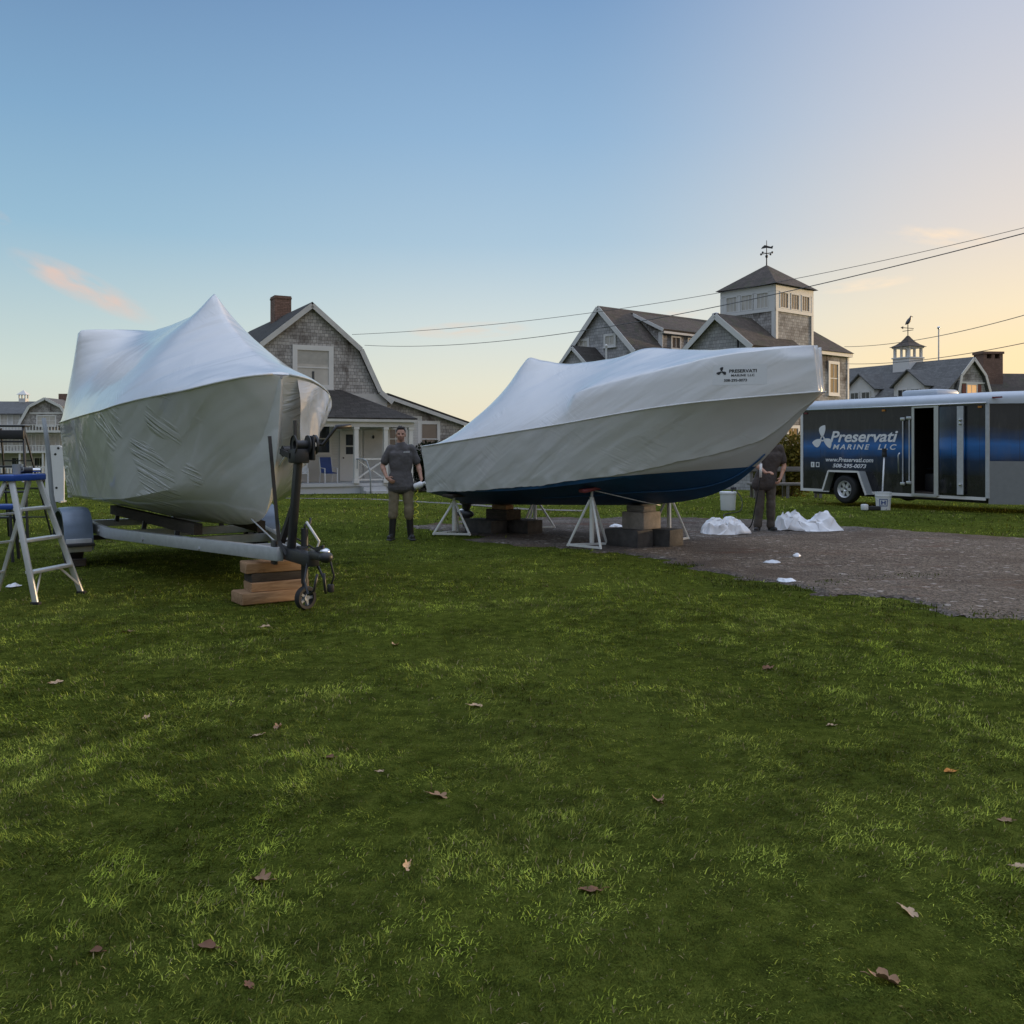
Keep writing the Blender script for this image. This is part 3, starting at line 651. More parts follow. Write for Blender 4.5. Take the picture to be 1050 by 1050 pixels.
RB = dict(L=6.53, flare=.55, topmat=M['hull_grey'], botmat=M['bottom_paint'], two=True, wl=(.70, .091), under=False,
    keel=[(0, .45), (2, .53), (3.5, .60), (4.2, .66), (4.75, .76), (5.2, .93), (5.6, 1.21), (6.0, 1.60), (6.3, 1.93), (6.53, 2.15)],
    cb=[(0, 1.06), (2, 1.06), (3.4, .96), (4.4, .72), (5, .48), (5.6, .20), (6, .08), (6.3, .03), (6.53, .01)],
    cz=[(0, .70), (2, .80), (3.4, .95), (4.4, 1.12), (5, 1.26), (5.6, 1.46), (6, 1.72), (6.3, 1.97), (6.53, 2.155)],
    gb=[(0, 1.18), (2, 1.22), (3.4, 1.18), (4.4, 1.06), (5, .90), (5.5, .68), (6, .40), (6.3, .2), (6.53, .05)],
    gz=[(0, 1.47), (1.6, 1.63), (3.2, 1.80), (5, 2.03), (6.53, 2.17)],
    edge=[(0, .70), (2, .84), (3.4, 1.0), (4.4, 1.17), (5, 1.32), (5.5, 1.47), (5.9, 1.61), (6.1, 1.74), (6.53, 2.14)],
    ridge=[(0, 1.55), (.4, 1.98), (.8, 2.42), (1.15, 2.82), (1.345, 2.97), (1.6, 2.90), (2.35, 2.79), (3.2, 2.84), (3.77, 2.93), (4.3, 2.87), (5, 2.81), (6.50, 2.80)],
    rail=[(3.3, 2.24), (4.1, 2.38), (4.9, 2.54), (5.4, 2.66), (6.50, 2.80)], railv=.95, rake=.02, bowb=.05)
h1 = Vector((.70, -.714)).normalized()
rboat = shrink_boat('wrapped_boat', 'white shrink wrapped boat with a blue bottom, propped on stands and blocks', (-.65, 16.65, 0), h1, RB)
LB = dict(L=5.5, flare=.12, topmat=M['hull_grey'], botmat=M['black_plastic'], two=False, wl=(0, 0), under=True,
    keel=[(0, .58), (3, .60), (4, .66), (4.6, .71), (5.0, .80), (5.2, 1.0), (5.36, 1.4), (5.5, 2.13)],
    cb=[(0, 1.05), (3, .96), (4, .66), (4.6, .39), (5.0, .20), (5.25, .08), (5.5, .01)],
    cz=[(0, .82), (3, .90), (4, 1.03), (4.6, 1.16), (5.0, 1.30), (5.25, 1.55), (5.5, 2.14)],
    gb=[(0, 1.15), (2, 1.18), (3.4, 1.12), (4.2, .95), (4.9, .70), (5.2, .50), (5.4, .28), (5.5, .06)],
    gz=[(0, 1.80), (3, 1.87), (4.2, 1.96), (4.9, 2.02), (5.2, 2.08), (5.5, 2.16)],
    edge=[(0, .78), (5.5, .74)], under_pts=None,
    ridge=[(.25, 3.09), (1.0, 3.09), (1.9, 3.08), (2.6, 3.09), (3.0, 3.16), (3.20, 3.22), (3.28, 3.245), (3.36, 3.19), (3.5, 3.06), (3.71, 2.90), (4.2, 2.64), (4.875, 2.37), (5.4, 2.20)],
    frames=[(.10, .32, .84, 3.09)], bowb=.06)
LB['under'] = [(0, .08), (2, .30), (3, .6), (4, .95), (4.5, 1.0), (5.5, 1.0)]
h2 = Vector((.545, -.839)).normalized()
lboat = shrink_boat('wrapped_boat', 'white shrink wrapped boat with a tall peaked cover, sitting on a road trailer', (-5.17, 13.5, 0), h2, LB)
# lettering printed on the right boat's cover: measured along the near bow rail
def text_mesh(body, size, shear=0.0, offset=0.0, spacing=1.0):
    cu = bpy.data.curves.new('text', 'FONT'); cu.body = body; cu.size = size; cu.shear = shear; cu.offset = offset; cu.space_character = spacing; cu.extrude = .0015; cu.align_x = 'LEFT'
    o = bpy.data.objects.new('text', cu); COL.objects.link(o); dg = bpy.context.evaluated_depsgraph_get(); me = bpy.data.meshes.new_from_object(o.evaluated_get(dg))
    bpy.data.objects.remove(o); bpy.data.curves.remove(cu); return me
def propeller(mb, c, r, n_, mi=0):
    """three blade propeller as an outline plate in the x-y plane"""
    for k in range(3):
        a0 = R(72+120*k); ca, sa = math.cos(a0), math.sin(a0); poly = []
        U = np.linspace(.10, 1, 14); hw = lambda u: .36*math.sin(min(1, max(0, (u-.02)/.98))**1.25*math.pi)**.75 if u < .999 else .02
        sk = lambda u: .16*math.sin(u*2.6)
        for u in U: poly.append((u, sk(u)+hw(u)))
        for u in U[::-1]: poly.append((u, sk(u)-hw(u)*.62))
        mb.prism([(r*(x*ca-y*sa), r*(x*sa+y*ca)) for x, y in poly], (c[0], c[1], 0), (1, 0, 0), (0, 1, 0), (0, 0, 1), .003, mi)
    mb.lathe([(r*.10, 0), (r*.2, 0), (r*.2, .003), (r*.10, .003)], (c[0], c[1], 0), (0, 0, 1), 18, mi)
def place_plate(o, parent, origin, ax, ay, an):
    m = Matrix.Identity(4)
    for i, v in enumerate((ax, ay, an)):
        for r in range(3): m[r][i] = v[r]
    m.translation = origin; o.parent = parent; o.matrix_local = m
def boat_letters():
    # project flat letters on the cover surface so that they lie 4 mm off the plastic
    cover = [c for c in rboat.children if c.name.startswith('top_cover')][0]
    from mathutils.bvhtree import BVHTree
    bvh = BVHTree.FromPolygons([v.co for v in cover.data.vertices], [p.vertices for p in cover.data.polygons])
    minv = (Matrix.Translation(rboat.location) @ rboat.rotation_euler.to_matrix().to_4x4()).inverted()
    o_w = P(738, 384, 12.1)
    lx, ly, ln_ = Vector((1, 0, 0)), Vector((0, .0, 1)), Vector((0, -1, 0))
    xa = minv @ o_w; x0 = xa.x
    # walk so the left end sits at the pixel measured: near side is -y
    def drop(me, name, ox, oz):
        for v in me.vertices:
            p = Vector((ox+v.co.x, -3, oz+v.co.y)); hit, nrm, i, d = bvh.ray_cast(p, Vector((0, 1, 0)))
            if hit is None: hit = Vector((p.x, -.5, p.z)); nrm = Vector((0, -1, 0))
            v.co = hit - Vector((0, .004+v.co.z, 0))
        return me
    return drop
drop = boat_letters()
def subdiv(me, cuts=2):
    bm = bmesh.new(); bm.from_mesh(me); bmesh.ops.triangulate(bm, faces=bm.faces); bm.to_mesh(me); bm.free(); return me
def lettering(me, name, mat, ox, oz, parent):
    me.materials.clear(); me.materials.append(mat); link(name, drop(subdiv(me), name, ox, oz), parent)
lx0 = 5.50
gx_, gz_ = np.linspace(lx0-.10, lx0+.50, 24), np.linspace(2.27, 2.53, 10)
me = MB().grid([[(x, z, -.002) for x in gx_] for z in gz_]).mesh('label_patch', M['film_patch'], True); lettering(me, 'label_patch', M['film_patch'], 0, 0, rboat)
mbp = MB(); propeller(mbp, (0, 0), .062, 0); me = mbp.mesh('emblem', M['letter_black'], uv=False); lettering(me, 'emblem', M['letter_black'], lx0, 2.445, rboat)
lettering(text_mesh('PRESERVATI', .058, 0, .0012), 'lettering', M['letter_black'], lx0+.085, 2.43, rboat)
lettering(text_mesh('MARINE LLC', .040, 0, .0008, 1.2), 'lettering', M['letter_black'], lx0+.11, 2.38, rboat)
lettering(text_mesh('508-295-0073', .046, 0, .0008), 'lettering', M['letter_black'], lx0+.03, 2.315, rboat)
# sterndrive under the right boat's transom
mb = MB(); mb.box((-.12, 0, .62), (.26, .34, .34), bev=.04); mb.tube([(-.2, 0, .62), (-.24, 0, .35)], [.12, .07], 12); mb.ell((-.24, 0, .27), (.2, .075, .075)); mb.prism([(-.1, 0), (.1, 0), (.04, -.2), (-.06, -.2)], (-.24, .02, .24), (1, 0, 0), (0, 0, 1), (0, -1, 0), .04)
drv = mb.build('sterndrive', M['black_metal'], rboat)
mb = MB()
for k in range(3):
    a = 2*math.pi*k/3; mb.ell((-.47, .1*math.cos(a), .27+.1*math.sin(a)), (.025, .075, .11), Euler((a-math.pi/2, .0, 0)).to_matrix())
mb.tube([(-.42, 0, .27), (-.53, 0, .27)], [.045, .02]); mb.build('propeller', M['chrome'], drv)
# spray rail on the exposed bottom and the dangling wrap strap
path = []
for x in np.linspace(2.2, 5.75, 40):
    u = .55-.35*sst(3.5, 5.8, x)
    kz, cb, cz = (float(itp(x, RB[q])) for q in ('keel', 'cb', 'cz')); path.append((x, -cb*u-.012, kz+(cz-kz)*u**1.15-.004))
MB().tube(path, .012, 6).build('spray_rail', M['bottom_paint'], rboat, True)
path = [(2.9, -1.02, .98), (3.4, -.72, .83), (3.9, -.3, .68), (4.05, -.05, .62)]
MB().tube(path, .008, 6).build('tie_strap', M['hull_grey'], rboat, True)

# ------------------------------------------------------------------ boat stands, blocks
def make_stand(name, label, loc, hgt, rz, red=False, tilt=0):
    t = thing(name, label, 'boat stand', (*loc, tz(*loc)), rz, 'tripod boat stands under the boat')
    r = .36; ap = hgt*.86
    MB().tube([(0, 0, .08), (0, 0, ap)], .034, 12).build('post', M['stand_paint'], t)
    MB().tube([(0, 0, ap-.02), (0, 0, hgt-.03)], .02, 10).build('screw', M['galvanised'], t)
    for k in range(3):
        a = 2*math.pi*k/3+.5; MB().tube([(.03*math.cos(a), .03*math.sin(a), ap-.04), (r*math.cos(a), r*math.sin(a), .02)], .019, 8).build('leg', M['stand_paint'], t)
        b = a+2*math.pi/3
        if k < 2: MB().beam((r*math.cos(a), r*math.sin(a), .04), (r*math.cos(b), r*math.sin(b), .04), .03, .03).build('base_bar', M['stand_paint'], t)
    mb = MB(); mb.box((0, 0, hgt), (.34, .22, .05), 0, bev=.012, ry=tilt); mb.build('pad', M['red_paint'] if red else M['wood_dark'], t)
    return t
def rloc(x, y):  # a point in the right boat's own frame
    c, s = h1.x, h1.y; return (-.65+x*c-y*s, 16.65+x*s+y*c)
make_stand('boat_stand', 'white tripod boat stand with a dark red pad, nearest under the blue boat bottom', rloc(3.35, -.75), .86, .3, True, -.2)
make_stand('boat_stand', 'white tripod boat stand at the stern corner of the boat, feet on the grass', rloc(.5, -.92), .66, .9)
make_stand('boat_stand', 'white tripod boat stand on the far side of the stern, behind the drive blocks', rloc(.55, .95), .66, 1.4)
make_stand('boat_stand', 'white boat stand mostly hidden behind the pale stacked blocks under the bow', rloc(3.55, .85), .85, 2.0)
def block(name, label, cat, x, y, z0, sz, rz, mat, group='keel blocks under the boat', bev=.012):
    o = thing(name, label, cat, (x, y, z0), rz, group) if False else None
    mb = MB(); mb.box((0, 0, sz[2]/2), sz, 0, bev=bev)
    # knocked corners and grain
    rr = random.Random(sum(map(ord, label)))
    mb.v = [(a+rr.uniform(-.004, .004), b+rr.uniform(-.004, .004), max(0.0, c+rr.uniform(-.003, .003)) if c > .01 else c) for a, b, c in mb.v]
    o = mb.build(name, mat); o.location = (x, y, z0); o.rotation_euler = (0, 0, rz); return tag(o, label, cat, group)
hz = math.atan2(h1.y, h1.x); G0 = .012
bx, by = rloc(3.62, 0)
block('concrete_block', 'dark concrete base block under the bow stack, on the lawn side', 'block', *rloc(3.62, -.24), G0, (.62, .36, .25), hz, M['concrete_dark'])
block('concrete_block', 'dark concrete base block under the bow stack, on the far right side', 'block', *rloc(3.86, .20), G0, (.60, .34, .25), hz, M['concrete_dark'])
block('concrete_block', 'pale worn concrete block in the middle of the bow stack', 'block', *rloc(3.70, -.04), G0+.25, (.40, .42, .25), hz, M['concrete_pale'])
block('wood_block', 'thin timber block between the pale concrete block and the keel', 'block', *rloc(3.68, -.02), G0+.50, (.32, .30, .095), hz, M['wood_grey'])
block('concrete_block', 'dark low concrete block under the stern stack, on the lawn side', 'block', *rloc(.55, -.25), G0, (.66, .38, .22), hz, M['concrete_dark'])
block('concrete_block', 'dark low concrete block under the stern stack, on the drive side', 'block', *rloc(.95, .20), G0, (.66, .36, .22), hz, M['concrete_dark'])
block('wood_block', 'thick brown timber block on the stern stack', 'block', *rloc(.72, .0), G0+.22, (.50, .36, .17), hz, M['wood_dark'])
block('wood_block', 'small brown timber packer on the stern stack against the keel', 'block', *rloc(.70, .0), G0+.39, (.34, .20, .075), hz, M['wood_block'])

# ------------------------------------------------------------------ the left boat's road trailer
def boat_trailer():
    t = thing('boat_trailer', 'galvanised single axle boat trailer under the peaked white boat', 'trailer', (-5.17, 13.5, 0), math.atan2(h2.y, h2.x))
    for s in (-1, 1):
        mb = MB(); mb.beam((-.1, s*.9, .44), (2.0, s*.9, .44), .07, .125, bev=.008); mb.beam((1.96, s*.905, .44), (5.75, s*.09, .50), .07, .125, bev=.008)
        for x in (.5, 1.6, 3.0, 4.3): mb.lathe([(0, 0), (.02, 0), (.02, .015), (0, .015)], (x, s*(.937 if x < 2 else .937-.215*(x-1.96)), .44), (0, s, 0), 8)
        mb.build('frame_rail', M['galvanised'], t)
    for x, hw, z in ((.1, .88, .42), (2.0, .88, .42), (3.6, .54, .45), (4.9, .27, .47)):
        MB().beam((x, -hw, z), (x, hw, z), .07, .09).build('cross_member', M['galvanised'], t)
    MB().beam((1.15, -1.12, .32), (1.15, 1.12, .32), .06, .06).build('axle', M['black_metal'], t)
    for s in (-1, 1):
        MB().beam((.1, s*.5, .60), (3.9, s*.34, .60), .09, .12).build('bunk', M['wood_dark'], t)
        for x in (.2, 1.9, 3.5): MB().beam((x, s*.48, .44), (x, s*.46, .56), .05, .05).build('bunk_bracket', M['black_metal'], t)
        # wheel
        mb = MB(); mb.lathe([(.17, -.09), (.25, -.1), (.30, -.085), (.315, -.05), (.315, .05), (.30, .085), (.25, .1), (.17, .09)], (1.15, s*1.17, .315), (0, s, 0), 36); 
        wh = mb.build('wheel', M['rubber'], t, 50)
        mb = MB(); mb.lathe([(.03, .06), (.06, .07), (.11, .03), (.15, .05), (.175, .085), (.175, -.06)], (1.15, s*1.17, .315), (0, s, 0), 28); mb.build('rim', M['steel_rim'], wh, 40)
        # fender: an arched sheet with rolled lips and a step
        rows = []; prof = [(-.52, .30), (-.50, .40), (-.43, .56), (-.3, .66), (-.1, .705), (.1, .705), (.3, .66), (.43, .56), (.50, .40), (.53, .22)]
        for q in (0, 1):
            pass
        xs = [p[0] for p in prof]; dense = []
        for i in range(len(prof)-1):
            for u in np.linspace(0, 1, 4)[:-1]: dense.append((prof[i][0]+(prof[i+1][0]-prof[i][0])*u, prof[i][1]+(prof[i+1][1]-prof[i][1])*u))
        dense.append(prof[-1])
        for (dx, dz) in dense:
            nx, nz = dx/.53*.6, .9; rows.append([(1.15+dx*.97, s*1.335, dz-.035), (1.15+dx, s*1.335, dz-.004), (1.15+dx, s*1.315, dz+.004), (1.15+dx, s*1.19, dz+.012), (1.15+dx, s*1.03, dz+.004), (1.15+dx, s*1.01, dz-.004), (1.15+dx*.97, s*1.01, dz-.035)])
        mb = MB(); mb.grid(rows); fo = mb.build('fender', M['fender_metal'], t, 60)
        MB().bb(1.68, 1.78, s*1.03-.02*s, s*1.33, .27, .31, bev=.006).build('fender_step', M['black_metal'], fo)
        MB().bb(1.64, 1.69, s*1.03, s*1.32, .20, .36, bev=.01).build('marker_panel', M['galvanised'], fo)
        # tall guide post beside the stern
        pth = [(.06, s*1.0, .42), (.05, s*1.22, .55), (.03, s*1.27, .8), (0, s*1.29, 1.15), (-.03, s*1.32, 1.55), (-.05, s*1.36, 1.86)]
        MB().tube(pth, [.03]*5+[.026], 10).build('guide_post', M['grey_plastic'], t, True)
    # tongue, coupler, jack, winch stand
    MB().beam((5.55, 0, .50), (6.35, 0, .50), .10, .11, bev=.008).build('tongue', M['black_metal'], t)
    mb = MB(); mb.box((6.48, 0, .55), (.36, .085, .07), bev=.02); mb.ell((6.62, 0, .555), (.07, .06, .05)); mb.beam((6.40, 0, .6), (6.55, 0, .63), .03, .03); mb.lathe([(0, 0), (.012, 0), (.012, .07), (0, .07)], (6.56, 0, .58), (0, 0, 1), 8)
    cpl = mb.build('coupler', M['black_metal'], t); MB().ell((6.60, 0, .60), (.05, .045, .03)).build('coupler_latch', M['chrome'], cpl)
    for s in (-1, 1):
        pth = [(6.3, s*.04, .47), (6.36, s*.09, .33), (6.42, s*.08, .22), (6.48, s*.05, .26), (6.5, s*.03, .40)]
        MB().tube(pth, .012, 6).build('safety_chain', M['black_metal'], t, True)
    mb = MB(); mb.tube([(5.90, .085, .74), (5.90, .085, .24)], .032, 12); mb.tube([(5.90, .085, .26), (5.90, .085, .14)], .024, 10); mb.box((5.90, .06, .52), (.1, .08, .12), bev=.01)
    jk = mb.build('jack', M['black_metal'], t)
    ax = Vector((.35, 1, 0)).normalized(); ax = Vector((.95, .3, 0)).normalized(); wc = (5.92, .085, .112)
    mb = MB(); mb.lathe([(.072, -.03), (.098, -.032), (.107, -.02), (.107, .02), (.098, .032), (.072, .03), (.072, -.03)], wc, ax, 28)
    jw = mb.build('jack_wheel', M['rubber'], jk, 40)
    mb = MB(); mb.lathe([(.005, .02), (.026, .024), (.026, -.024), (.005, -.02)], wc, ax, 12)
    u = Vector((-ax.y, ax.x, 0)); 
    for k in range(5):
        a = 2*math.pi*k/5; d = u*math.cos(a)+Vector((0, 0, 1))*math.sin(a); mb.beam(Vector(wc)+d*.02, Vector(wc)+d*.08, .022, .03, up=ax)
    mb.build('hub', M['grey_plastic'], jw)
    MB().tube([(5.90, .085, .73), (5.90, .085, .77), (5.87, .15, .78), (5.87, .15, .83)], .011, 8).build('jack_handle', M['black_metal'], jk, True)
    mb = MB(); mb.beam((5.78, 0, .52), (5.98, 0, 1.42), .06, .085, up=(1, 0, 0), bev=.008); mb.beam((5.50, 0, .56), (5.86, 0, .95), .05, .05); mb.box((5.98, 0, 1.40), (.18, .14, .13), bev=.015)
    ws = mb.build('winch_stand', M['black_metal'], t)
    mb = MB(); mb.lathe([(.085, -.07), (.085, -.06), (.04, -.058), (.04, .058), (.085, .06), (.085, .07)], (6.03, 0, 1.50), (0, 1, 0), 20); mb.box((6.0, .1, 1.47), (.2, .03, .22), bev=.01); mb.lathe([(.09, 0), (.09, .02), (.02, .02)], (6.03, .12, 1.5), (0, 1, 0), 20)
    wi = mb.build('winch', M['black_metal'], ws)
    MB().tube([(6.03, .15, 1.5), (6.05, .20, 1.5), (6.12, .27, 1.62), (6.12, .30, 1.66), (6.12, .44, 1.67)], [.014, .014, .014, .02, .02], 8).build('crank_handle', M['black_plastic'], wi, True)
    mb = MB(); mb.tube([(5.72, -.06, 1.44), (5.72, .06, 1.44)], [.05, .05], 12); mb.beam((5.95, -.07, 1.40), (5.70, -.07, 1.44), .02, .05); mb.beam((5.95, .07, 1.40), (5.70, .07, 1.44), .02, .05)
    mb.build('bow_stop', M['black_plastic'], ws)
    mb = MB(); mb.beam((5.90, 0, 1.44), (5.88, 0, 1.72), .03, .02, up=(0, 1, 0)); mb.build('stop_arm', M['black_metal'], ws)
    MB().beam((5.60, -.14, 1.58), (5.74, -.10, .62), .032, .010, up=(1, 0, 0)).build('bow_strap', M['black_plastic'], ws)
    MB().beam((5.74, -.10, .62), (5.80, -.05, .5), .032, .010, up=(1, 0, 0)).build('bow_strap', M['black_plastic'], ws)
    MB().tube([(5.9, .10, .80), (5.96, .2, .62), (5.93, .19, .55), (5.86, .1, .54)], .012, 7).build('wire_loom', M['white_plastic'], t, True)
    MB().tube([(5.1, -.15, .78), (5.5, -.06, .6), (5.75, 0, .56)], .007, 6).build('safety_cable', M['galvanised'], t, True)
    # clutter at the winch stand: wiring, light plug, spare strap, bow eye hook
    MB().tube([(5.3, .05, .56), (5.6, .12, .62), (5.85, .14, .58), (6.1, .10, .57), (6.3, .05, .60), (6.42, .12, .50), (6.46, .14, .36), (6.43, .12, .28)], .009, 6).build('light_cable', M['rubber'], t, True)
    MB().box((6.43, .12, .26), (.05, .05, .07), bev=.01).build('light_plug', M['black_plastic'], t)
    MB().tube([(5.74, .0, 1.44), (5.62, -.02, 1.36), (5.52, -.02, 1.30)], .010, 6).build('winch_strap', M['white_plastic'], t, True)
    MB().bb(5.60, 5.70, -.13, -.095, .40, .62, bev=.005).build('rail_plate', M['black_metal'], t)
    return t
boat_trailer()
def lloc(x, y): return (-5.17+x*h2.x-y*h2.y, 13.5+x*h2.y+y*h2.x)
cx, cy = lloc(5.30, -.03); ra = math.atan2(h2.x, -h2.y)
block('wood_block', 'bottom board of the timber cribbing under the trailer tongue, orange brown', 'timber', cx, cy, .012, (.66, .30, .11), ra+.05, M['wood_block'], 'timber cribbing under the trailer tongue')
block('wood_block', 'second board up in the timber cribbing under the trailer tongue', 'timber', cx+.05, cy+.03, .122, (.56, .26, .085), ra-.03, M['wood_block'], 'timber cribbing under the trailer tongue')
block('wood_block', 'dark weathered third board of the timber cribbing under the trailer tongue', 'timber', cx+.02, cy+.03, .207, (.50, .22, .085), ra+.02, M['wood_dark'], 'timber cribbing under the trailer tongue')
block('wood_block', 'topmost pale board of the timber cribbing, touching the trailer tongue', 'timber', cx+.02, cy+.02, .292, (.58, .22, .105), ra-.02, M['wood_block'], 'timber cribbing under the trailer tongue')
bx_, by_ = lloc(1.45, -1.18)
block('wood_block', 'small timber chock on the grass against the trailer wheel', 'timber', bx_, by_, tz(bx_, by_), (.24, .16, .09), .4, M['wood_dark'], None)
# loose film gathered round the winch opening at the bow
def loose_film():
    g = LB; rows = []
    for i, u in enumerate(np.linspace(0, 1, 40)):           # along the starboard gunwale, bow to shoulder
        x = 5.47-1.15*u; b = float(itp(x, g['gb'])); z0 = float(itp(x, g['gz'])); low = 1.30+.30*u+.10*math.sin(u*13)*(1-u)+.05*math.sin(u*29); row = []
        for v in np.linspace(0, 1, 26):
            z = z0-.03+(low-z0)*v; fold = .045*math.sin(u*22+v*2.5+1.5*math.sin(v*3))*v**.6+.018*math.sin(u*57-v*5)*v
            row.append((x+.10*v*(1-u)+fold*.5, b*(1-.50*v**1.4)+.045+fold+.05*v, z))
        rows.append(row)
    return MB().grid(rows).build('loose_film', M['shrink_wrap_smooth'], lboat, True)
loose_film()


# ================================================================== BUILDINGS
def window(parent, o, a, n, w_, h, pane='glass_dark', cols=1, rows=2, trim=.10, name='window', sill=True, mat='white_paint', curtain=False):
    """framed window on a wall: o = centre on the wall plane, a = to the right, n = outwards"""
    o = Vector(o); a = Vector(a).normalized(); n = Vector(n).normalized(); b = Vector((0, 0, 1)); mb = MB(); T = .05
    def bar(cx, cz, sx, sz, dep): mb.obox(o+a*cx+b*cz+n*dep/2, (a, b, n), (sx, sz, dep))
    bar(0, h/2+trim/2, w_+2*trim, trim, T); bar(0, -h/2-trim/2, w_+2*trim, trim, T)
    for s in (-1, 1): bar(s*(w_/2+trim/2), 0, trim, h-.002, T)
    for i in range(1, cols): bar(-w_/2+w_*i/cols, 0, .03, h, .028)
    for i in range(1, rows): bar(0, -h/2+h*i/rows, w_, .045, .033)
    f = mb.build(name, M[mat], parent)
    pn = MB(); pn.obox(o+n*.006, (a, b, n), (w_+.01, h+.01, .012)); pn.build('pane', M[pane], f)
    if sill:
        q = MB(); q.obox(o-b*(h/2+trim+.02)+n*.045, (a, b, n), (w_+2*trim+.08, .04, .10)); q.build('sill', M[mat], f)
    return f
def board(mb, p, q, w_, t, n):
    """trim board lying on a face with normal n"""
    p = Vector(p); q = Vector(q); n = Vector(n).normalized(); d = (q-p).normalized(); s = n.cross(d)
    mb.obox((p+q)/2+n*t/2, (s, n, d), (w_, t, (q-p).length))
def roof_strip(mb, prof, y0, y1, t=.10):
    """roof plates over a profile of (x, z) points, swept along y"""
    for (xa, za), (xb, zb) in zip(prof[:-1], prof[1:]):
        q = [(xa, y0, za), (xb, y0, zb), (xb, y1, zb), (xa, y1, za)]
        mb.slab([Vector(p)+Vector((0, 0, t)) for p in q], t-.002)

# ---- the weathered gambrel house with the porch
def porch_house():
    rot = R(28.1); t = thing('house', 'weathered shingle house with a gambrel roof and a white front porch', 'house', (-8.28, 39, -.45), rot)
    prof = [(-3.35, 3.5), (-2.1, 5.95), (0, 7.68), (2.1, 5.95), (3.0, 4.15), (3.35, 3.5)]
    poly = [(-3.3, -.6)]+[(x*.985, z-.02) for x, z in prof]+[(3.3, -.6)]
    mb = MB(); mb.prism(poly, (0, 0, 0), (1, 0, 0), (0, 0, 1), (0, 1, 0), 11); mb.build('wall', M['wall_shingle'], t)
    mb = MB(); P2 = [(-3.55, 3.25)]+prof[1:4]+[(2.95, 4.2), (3.5, 3.75)]
    roof_strip(mb, P2, -.18, 11.2, .14); rf = mb.build('roof', M['roof_shingle'], t)
    mb = MB(); mb.bb(-.38, .38, 4.5, 5.3, 6.9, 8.72); mb.bb(-.40, .40, 4.48, 5.32, 8.58, 8.66); mb.build('chimney', M['brick'], rf)
    mb = MB()
    for a, b in zip(P2[:-1], P2[1:]):
        board(mb, (a[0], -.185, a[1]+.0), (b[0], -.185, b[1]+.0), .20, .03, (0, -1, 0))
        mb.slab([(a[0], -.18, a[1]-.015), (a[0], .0, a[1]-.015), (b[0], 0, b[1]-.015), (b[0], -.18, b[1]-.015)], .03)
    mb.build('rake_board', M['old_white_paint'], t)
    window(t, (.075, -.01, 5.13), (1, 0, 0), (0, -1, 0), 1.32, 1.42, 'glass_pale', 1, 2, .2, mat='white_paint')
    wf = [c for c in t.children if c.name.startswith('window')][0]
    MB().bb(-.57, .72, -.0245, -.0225, 5.28, 5.82).build('blind', M['curtain'], wf)
    MB().bb(.02, .13, -.0245, -.0225, 4.47, 4.98).build('curtain_tie', M['glass_dark'], wf)
    # annex to the right with a long low roof
    mb = MB(); mb.prism([(3.32, -.6), (7.0, -.6), (7.0, 2.86), (3.32, 3.98)], (0, .08, 0), (1, 0, 0), (0, 0, 1), (0, 1, 0), 6.5); an = mb.build('annex', M['wall_shingle'], t)
    mb = MB(); mb.slab([(3.30, -.15, 4.16), (7.25, -.15, 2.94), (7.25, 6.8, 2.94), (3.30, 6.8, 4.16)], .11); mb.build('roof', M['roof_shingle'], an)
    mb = MB(); board(mb, (3.30, -.152, 3.98), (7.25, -.152, 2.77), .15, .028, (0, -1, 0)); mb.bb(6.93, 7.03, .03, .078, -.6, 2.7); mb.build('rake_board', M['old_white_paint'], an)
    # white clapboard under the porch roof and the bay beside it
    mb = MB(); mb.bb(-3.3, 3.315, -.03, 0, .42, 4.1); mb.bb(3.315, 4.95, .04, .08, 0, 3.2); mb.build('clapboard_wall', M['clapboard'], t)
    window(t, (5.28, .078, 2.2), (1, 0, 0), (0, -1, 0), .78, 1.3, 'glass_warm', 1, 2, .14)
    window(t, (.28, -.032, 2.2), (1, 0, 0), (0, -1, 0), .95, 1.15, 'glass_dark', 1, 2, .08)
    window(t, (3.72, .038, 2.0), (1, 0, 0), (0, -1, 0), .56, 1.2, 'glass_warm', 2, 3, .08)
    # doors
    d = MB().bb(1.27, 2.09, -.075, -.03, .43, 2.52).build('door', M['white_paint'], t)
    mb = MB(); mb.bb(1.46, 1.9, -.082, -.0752, 1.55, 2.38); mb.build('pane', M['glass_dark'], d)
    mb = MB(); mb.bb(1.44, 1.92, -.10, -.0755, 1.86, 1.92); mb.bb(1.2, 1.27, -.09, -.03, .43, 2.6); mb.bb(2.09, 2.15, -.09, -.03, .43, 2.6); mb.build('door_frame', M['white_paint'], d)
    MB().ell((1.35, -.10, 1.40), (.035, .03, .035)).build('handle', M['black_metal'], d)
    d = MB().bb(2.24, 3.06, -.07, -.03, .43, 2.52).build('door', M['old_white_paint'], t)
    mb = MB()
    for z in np.arange(.55, 2.45, .17): mb.bb(2.26, 3.04, -.078, -.0705, z, z+.15)
    mb.build('batten', M['old_white_paint'], d)
    MB().ell((2.66, -.10, 2.28), (.05, .03, .075)).build('door_ornament', M['black_metal'], d)
    # porch
    pr = MB(); pr.bb(-3.45, 3.62, -2.28, -.035, .30, .42); pr.bb(-3.40, 3.55, -2.22, -.06, -.3, .30); po = pr.build('porch_floor', M['porch_grey'], t)
    st = MB(); st.bb(1.35, 2.30, -2.62, -2.29, -.3, .28); st.build('step', M['porch_grey'], po); st = MB(); st.bb(1.35, 2.30, -2.95, -2.62, -.3, .13); st.build('step', M['porch_grey'], po)
    tz_, ez = 4.25, 3.02
